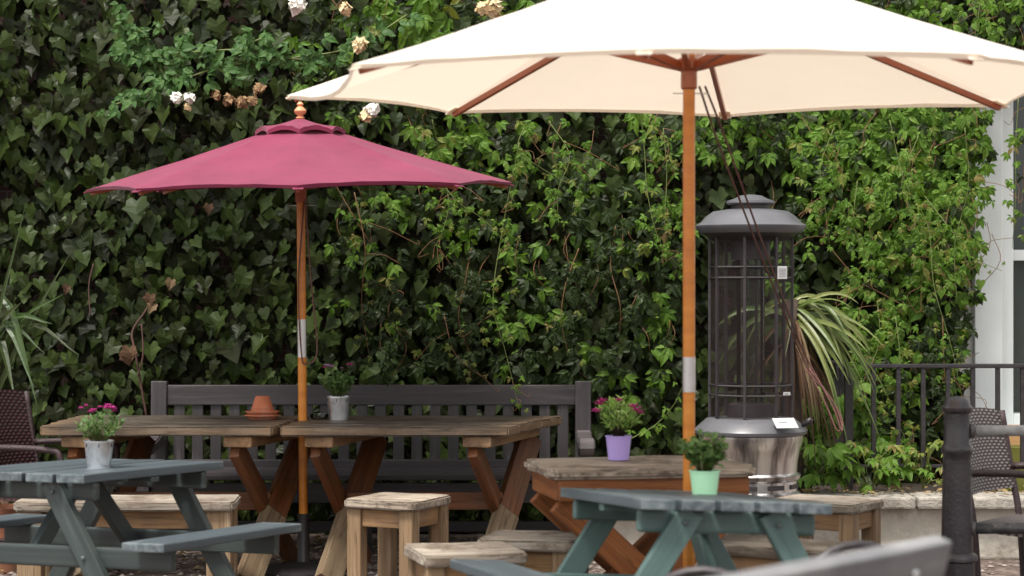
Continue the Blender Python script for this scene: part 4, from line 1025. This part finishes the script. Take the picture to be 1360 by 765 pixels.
# ------------------------------------------------------------------ WICKER CHAIRS
def uvgrid(name, fn, nu, nv, uu, vv, mat, parent, th=.018):
    me = bpy.data.meshes.new(name); V = []; Fc = []; UV = []
    for s in (0, 1):
        for j in range(nv+1):
            for i in range(nu+1): V.append(fn(i/nu, j/nv, s*th))
    o = (nu+1)*(nv+1)
    def idx(s, i, j): return s*o+j*(nu+1)+i
    for s in (0, 1):
        for j in range(nv):
            for i in range(nu):
                f = [(i, j), (i+1, j), (i+1, j+1), (i, j+1)]
                if s == 0: f = f[::-1]
                Fc.append([idx(s, *a) for a in f]); UV += [(a[0]/nu*uu, a[1]/nv*vv) for a in f]
    rim = [(i, 0) for i in range(nu)]+[(nu, j) for j in range(nv)]+[(i, nv) for i in range(nu, 0, -1)]+[(0, j) for j in range(nv, 0, -1)]
    for a, b in zip(rim, rim[1:]+rim[:1]):
        Fc.append([idx(0, *a), idx(0, *b), idx(1, *b), idx(1, *a)]); UV += [(a[0]/nu*uu, a[1]/nv*vv), (b[0]/nu*uu, b[1]/nv*vv), (b[0]/nu*uu, b[1]/nv*vv+.2), (a[0]/nu*uu, a[1]/nv*vv+.2)]
    me.from_pydata([tuple(v) for v in V], [], Fc); uv = me.uv_layers.new(name='UVMap')
    for i, c in enumerate(UV): uv.data[i].uv = c
    me.polygons.foreach_set('use_smooth', [True]*len(me.polygons)); me.materials.append(mat)
    ob = bpy.data.objects.new(name, me); C.objects.link(ob); ob.parent = parent; sharp(ob, 50); return ob

def wicker_chair(label, cx, cy, yaw, mat, low=.55, zt=.91):
    "faces local +X"
    t = thing('wicker_chair', label, 'wicker chair', (cx, cy, 0), R(yaw), 'woven wicker armchairs'); hw = .24; rd = M['rattan_dark']
    def lean(z): return -.20-.20*max(0, z-.42)
    uvgrid('backrest', lambda u, v, s: (lean(low+(zt-low)*v)-.03*(1-(2*u-1)**2)-s, (u-.5)*2*(hw-.012+.01*v), low+(zt+.02*(1-(2*u-1)**2)-low)*v), 14, 10, 13, 13, M[mat], t)
    uvgrid('seat', lambda u, v, s: (-.22+.46*u, (v-.5)*2*hw, .44-.015*math.sin(math.pi*u)-s), 10, 10, 13, 17, M[mat], t, .03)
    for s in (-1, 1):
        y = s*hw
        tube('back_post', curve([(lean(.5)+.035, y, 0), (lean(.45)-.005, y, .42), (lean(.65)-.008, y, .65), (lean(zt), y, zt)], 5), .016, rd, t, 8)
        tube('armrest', curve([(lean(.66), y, .655), (-.05, y+s*.015, .665), (.18, y+s*.02, .66), (.245, y+s*.015, .63), (.25, y, .45), (.255, y, 0)], 6), .0165, rd, t, 8)
    tube('seat_rail', [(.245, -hw, .415), (.245, hw, .415)], .016, rd, t, 8); tube('seat_rail', [(-.2, -hw, .415), (-.2, hw, .415)], .016, rd, t, 8)
    tube('stretcher', [(-.18, -hw, .2), (.25, -hw, .2)], .01, rd, t, 8); tube('stretcher', [(-.18, hw, .2), (.25, hw, .2)], .01, rd, t, 8)
    return t
wicker_chair('maroon wicker armchair at the far end of the trestle tables by the flax', -2.36, 10.72, -22, 'wicker_maroon', .50, .92)
wicker_chair('grey brown wicker armchair behind the bollard rails', 2.32, 9.22, -37, 'wicker_grey', .56, .905)
t = thing('terracotta_planter', 'plain clay planter on the ground below the maroon wicker chair', 'planter', (-2.55, 10.86, 0))
lathe('planter', [(.10, 0), (.14, .27), (.155, .275), (.16, .335), (.145, .337), (.13, .26)], M['shaded_clay'], t); lathe('soil', [(.13, .295), (.02, .30)], M['soil'], t)

# ------------------------------------------------------------------ SMALL POTS
def sprigs(parent, n, r, h, leaf, mat, shape=NARROW, stems='stem_green', base_z=0, dense=6, lean=.5, up=.6):
    A = Leaves(); sb = bmesh.new(); tops = []
    for i in range(n):
        a = rng.uniform(0, 6.28); q = math.sqrt(rng.random())
        e = np.array([r*q*math.cos(a), r*q*math.sin(a), base_z+h*rng.uniform(.6, 1.0)*(1-.3*q*q)]); o = np.array([e[0]*.25, e[1]*.25, base_z])
        add_tube(sb, [tuple(o), tuple((o+e)/2+np.array([0, 0, h*.06])), tuple(e)], .0016, 4); tops.append(e)
        for k in range(dense):
            f = rng.uniform(.3, 1.05); p = o+(e-o)*f; aa = rng.uniform(0, 6.28)
            A.add(p, (math.cos(aa)*lean+e[0]*2, math.sin(aa)*lean+e[1]*2, up+rng.normal(0, .3)), (math.cos(aa)*-.4, -.4+math.sin(aa)*-.4, .8), leaf*rng.uniform(.7, 1.2), shape, .15, .25)
    obj('stem', sb, M[stems], parent, None, True); A.build('foliage', M[mat], parent); return tops

def flower(p, r, mat, parent, petals=14):
    b = Leaves()
    for ring in range(2):
        for i in range(petals//2):
            a = 2*math.pi*(i+.5*ring)/(petals//2); d = np.array([math.cos(a), math.sin(a), .3+.5*ring])
            b.add(np.asarray(p)+d*r*.1, d, np.array([-d[0]*.3, -d[1]*.3, 1]), r, OVATE, .1, .1)
    return b.build('flower', M[mat], parent)

def bucket(parent, r0, r1, h, mat, rim=.003):
    lathe('pot', [(r0, 0), (r0+(r1-r0)*.97, h*.95), (r1+rim, h*.955), (r1+rim, h), (r1-.003, h), (r1-.004, h*.88)], M[mat], parent, n=36, cap1=False)
    lathe('soil', [(r1-.005, h*.89), (r1*.3, h*.92)], M['soil'], parent, n=20)

def table_point(x, y, z): # pixel of the foot, resting height
    Y = F*(EYE-z)/(y-HZ); return ((x-680)*Y/F, Y, z)
# zinc bucket, magenta
loc = table_point(131.5, 621.5, .733); t = thing('flower_pot', 'zinc bucket of magenta daisies on the grey green picnic table', 'flower pot', loc, 0, 'potted plants on the tables')
bucket(t, .047, .059, .112, 'chrome'); 
for i in range(6):
    a = R(60*i-80); sb = bmesh.new(); add_box(sb, .004, .002, .014, None, 0); s_ = obj('slit', sb, M['hood_dark'], t, T(.0588*math.cos(a), .0588*math.sin(a), .094) @ Matrix.Rotation(a+R(90), 4, 'Z'))
tops = sprigs(t, 46, .10, .13, .030, 'herb', NARROW, base_z=.10, dense=7)
for k, (dx, dz, r) in enumerate(((-.018, .232, .016), (.035, .24, .02), (.05, .238, .018), (.044, .252, .016), (-.03, .225, .015), (-.075, .24, .012), (.01, .246, .011), (-.05, .252, .01), (.056, .228, .014))): flower((dx, -.03+.02*(k % 3), dz), r, 'petal_magenta', t)
# zinc bucket, mauve
loc = table_point(449.5, 557.5, .782); t = thing('flower_pot', 'zinc bucket of mauve daisies beside the burgundy parasol pole', 'flower pot', loc, 0, 'potted plants on the tables')
bucket(t, .049, .060, .122, 'chrome')
for i in range(6):
    a = R(60*i-95); sb = bmesh.new(); add_box(sb, .004, .002, .014, None, 0); obj('slit', sb, M['hood_dark'], t, T(.0598*math.cos(a), .0598*math.sin(a), .103) @ Matrix.Rotation(a+R(90), 4, 'Z'))
sprigs(t, 40, .095, .135, .032, 'herb', OVATE, base_z=.11, dense=6)
for (dx, dz, r, m_) in ((-.055, .275, .02, 'petal_mauve'), (-.035, .272, .018, 'petal_mauve'), (.06, .28, .02, 'petal_magenta'), (-.07, .268, .014, 'petal_magenta'), (.02, .265, .010, 'petal_mauve')): flower((dx, -.02, dz), r, m_, t)
# lilac
loc = table_point(821.5, 610.5, .763); t = thing('flower_pot', 'lilac pot with a light green tuft and magenta blooms on the square table', 'flower pot', loc, 0, 'potted plants on the tables')
bucket(t, .042, .052, .098, 'lilac')
sprigs(t, 70, .08, .15, .036, 'herb_light', NARROW, 'trunk', .095, 9)
for (dx, dz, r) in ((-.075, .225, .026), (-.065, .238, .022), (-.09, .195, .026), (0, .24, .022), (.06, .215, .024), (.07, .20, .026), (.085, .19, .02)): flower((dx, -.03, dz), r, 'petal_magenta', t, 10)
# mint
loc = table_point(934, 660.5, .722); t = thing('flower_pot', 'mint green pot with a dark bushy plant beside the cream parasol pole', 'flower pot', (loc[0], loc[1]-.05, .728), 0, 'potted plants on the tables')
bucket(t, .042, .0525, .094, 'mint')
sprigs(t, 64, .085, .135, .028, 'herb_dark', OVATE, base_z=.09, dense=9)
for (dx, dz, r) in ((.005, .20, .018), (.02, .19, .015), (.04, .18, .012)): flower((dx, -.03, dz), r, 'petal_blush', t, 10)
# upturned clay pot on saucers
loc = table_point(348.5, 556.5, .782); t = thing('saucer_stack', 'two stacked clay saucers on the trestle table', 'saucer', loc)
for k in range(2): lathe('saucer', [(.072, .0+k*.019), (.088-.004*k, .018+k*.019), (.094-.004*k, .019+k*.019), (.092-.004*k, .023+k*.019), (.075, .012+k*.019)], M['terracotta'], t)
t = thing('clay_pot', 'upturned terracotta pot resting on clay saucers', 'pot', (loc[0], loc[1], loc[2]+.032))
lathe('pot', [(.057, 0), (.058, .028), (.054, .03), (.037, .084), (.033, .087)], M['terracotta'], t)
# ashtray
loc = table_point(424, 556, .782); t = thing('ashtray', 'clear moulded glass ashtray between the pole and zinc bucket', 'ashtray', loc)
lathe('dish', [(.042, 0), (.048, .008), (.05, .024), (.043, .025), (.038, .01), (.01, .008)], M['ashglass'], t)

# ------------------------------------------------------------------ NEAR BENCH AND BISTRO CHAIRS (nearest the lens)
pr, pl = Vector((.912, 4.52, .93)), Vector((-.02, 3.41, .93)); d = (pr-pl).normalized(); nrm = Vector((-d.y, d.x, 0))
t = thing('slatted_bench', 'silver grey bench nearest the camera, seen from behind its back rail', 'bench', (0, 0, 0)); gb = M['grey_bench']
def along(s, o, z): return pl+d*s+nrm*o+Vector((0, 0, z-.93))
Lb_ = (pr-pl).length
board('back_rail', along(0, 0, .865), along(Lb_, .0, .865), .045, .13, gb, t, (-nrm.x*.28, -nrm.y*.28, 1), .008)
board('back_rail', along(0, .05, .69), along(Lb_, .05, .69), .04, .12, gb, t, (-nrm.x*.28, -nrm.y*.28, 1), .008)
for k in range(4): board('seat_slat', along(0, .12+.11*k, .44), along(Lb_, .12+.11*k, .44), .095, .03, gb, t)
for s in (.12, Lb_-.14):
    board('back_post', along(s, .10, 0), along(s, .042, .88), .06, .04, gb, t, tuple(nrm)); board('leg', along(s, .44, 0), along(s, .44, .42), .06, .05, gb, t, tuple(nrm)); board('seat_bearer', along(s, .06, .40), along(s, .5, .40), .05, .05, gb, t)
    bo = bmesh.new(); p_ = along(s, -.020, .865); add_lathe(bo, [(.011, 0), (.011, .005), (.006, .009)], 12, axes(p_, p_-nrm)[0] @ T(-.5+.003, 0, 0) @ Matrix.Rotation(R(90), 4, 'Y')); obj('bolt', bo, M['steel'], t, None, True)
def bistro(label, x, y, yaw, zt):
    t = thing('bistro_chair', label, 'metal chair', (x, y, 0), R(yaw), 'round backed metal chairs'); ir = M['hood_dark']
    hoop = [(-.19, 0, .44)]+[(-.19*math.cos(a), 0, zt-.19+.18*math.sin(a)) for a in np.linspace(0, math.pi, 15)]+[(.19, 0, .44)]
    tube('back_hoop', hoop, .013, ir, t, 10); lathe('seat', [(.18, .435), (.19, .445), (.185, .455), (.05, .452)], ir, t, (0, .19, 0))
    for sx in (-1, 1):
        for yy in (0, .36): tube('leg', [(sx*.17, yy, .44), (sx*.2, yy+(.03 if yy else -.05), 0)], .011, ir, t, 8)
    tube('crossbar', [(-.19, 0, .60), (.19, 0, .60)], .008, ir, t, 8)
bistro('dark round backed chair peeping over the middle of the grey bench', 1.0, 6.1, 15, .73)
bistro('dark round backed chair by the foot of the cream parasol', .505, 5.55, -10, .728)

# ------------------------------------------------------------------ CAMERA AND LIGHT
cam = bpy.data.cameras.new('camera'); co = bpy.data.objects.new('camera', cam); C.objects.link(co); scene.camera = co
co.location = (0, 0, EYE); co.rotation_euler = (R(90), 0, 0); cam.sensor_width = 36; cam.lens = 36*F/1360; cam.clip_end = 1000; cam.clip_start = .05
cam.shift_y = (382-382.5)/1360
cam.dof.use_dof = True; cam.dof.focus_distance = 11.0; cam.dof.aperture_fstop = cam.lens/26.0

SUN_EL, SUN_AZ = 64, -35       # azimuth: from behind the camera, to its left
w = bpy.data.worlds.new('World'); scene.world = w; w.use_nodes = True; nt = w.node_tree
bg = nt.nodes['Background']; sky = nt.nodes.new('ShaderNodeTexSky'); sky.sky_type = 'NISHITA'; sky.sun_disc = False
sky.sun_elevation = R(SUN_EL)
sdir = Vector((math.sin(R(SUN_AZ))*math.cos(R(SUN_EL)), -math.cos(R(SUN_AZ))*math.cos(R(SUN_EL)), math.sin(R(SUN_EL))))
sky.sun_rotation = math.atan2(sdir.x, sdir.y); sky.air_density = 1.0; sky.dust_density = 3.0; sky.ozone_density = 1.0
hs = N(nt, 'ShaderNodeHueSaturation', Saturation=.05); L(nt, sky.outputs[0], hs.inputs['Color']); L(nt, hs.outputs[0], bg.inputs['Color']); bg.inputs['Strength'].default_value = .125
sun = bpy.data.lights.new('sun', 'SUN'); so_ = bpy.data.objects.new('sun', sun); C.objects.link(so_)
sun.energy = 2.0; sun.angle = R(12); sun.color = (1, .945, .86)
so_.rotation_euler = sdir.to_track_quat('Z', 'Y').to_euler(); so_.location = (0, 0, 8)
scene.cycles.transparent_max_bounces = 24
vs = scene.view_settings; vs.view_transform = 'Standard'; vs.look = 'None'; vs.gamma = 1; vs.exposure = 1.17
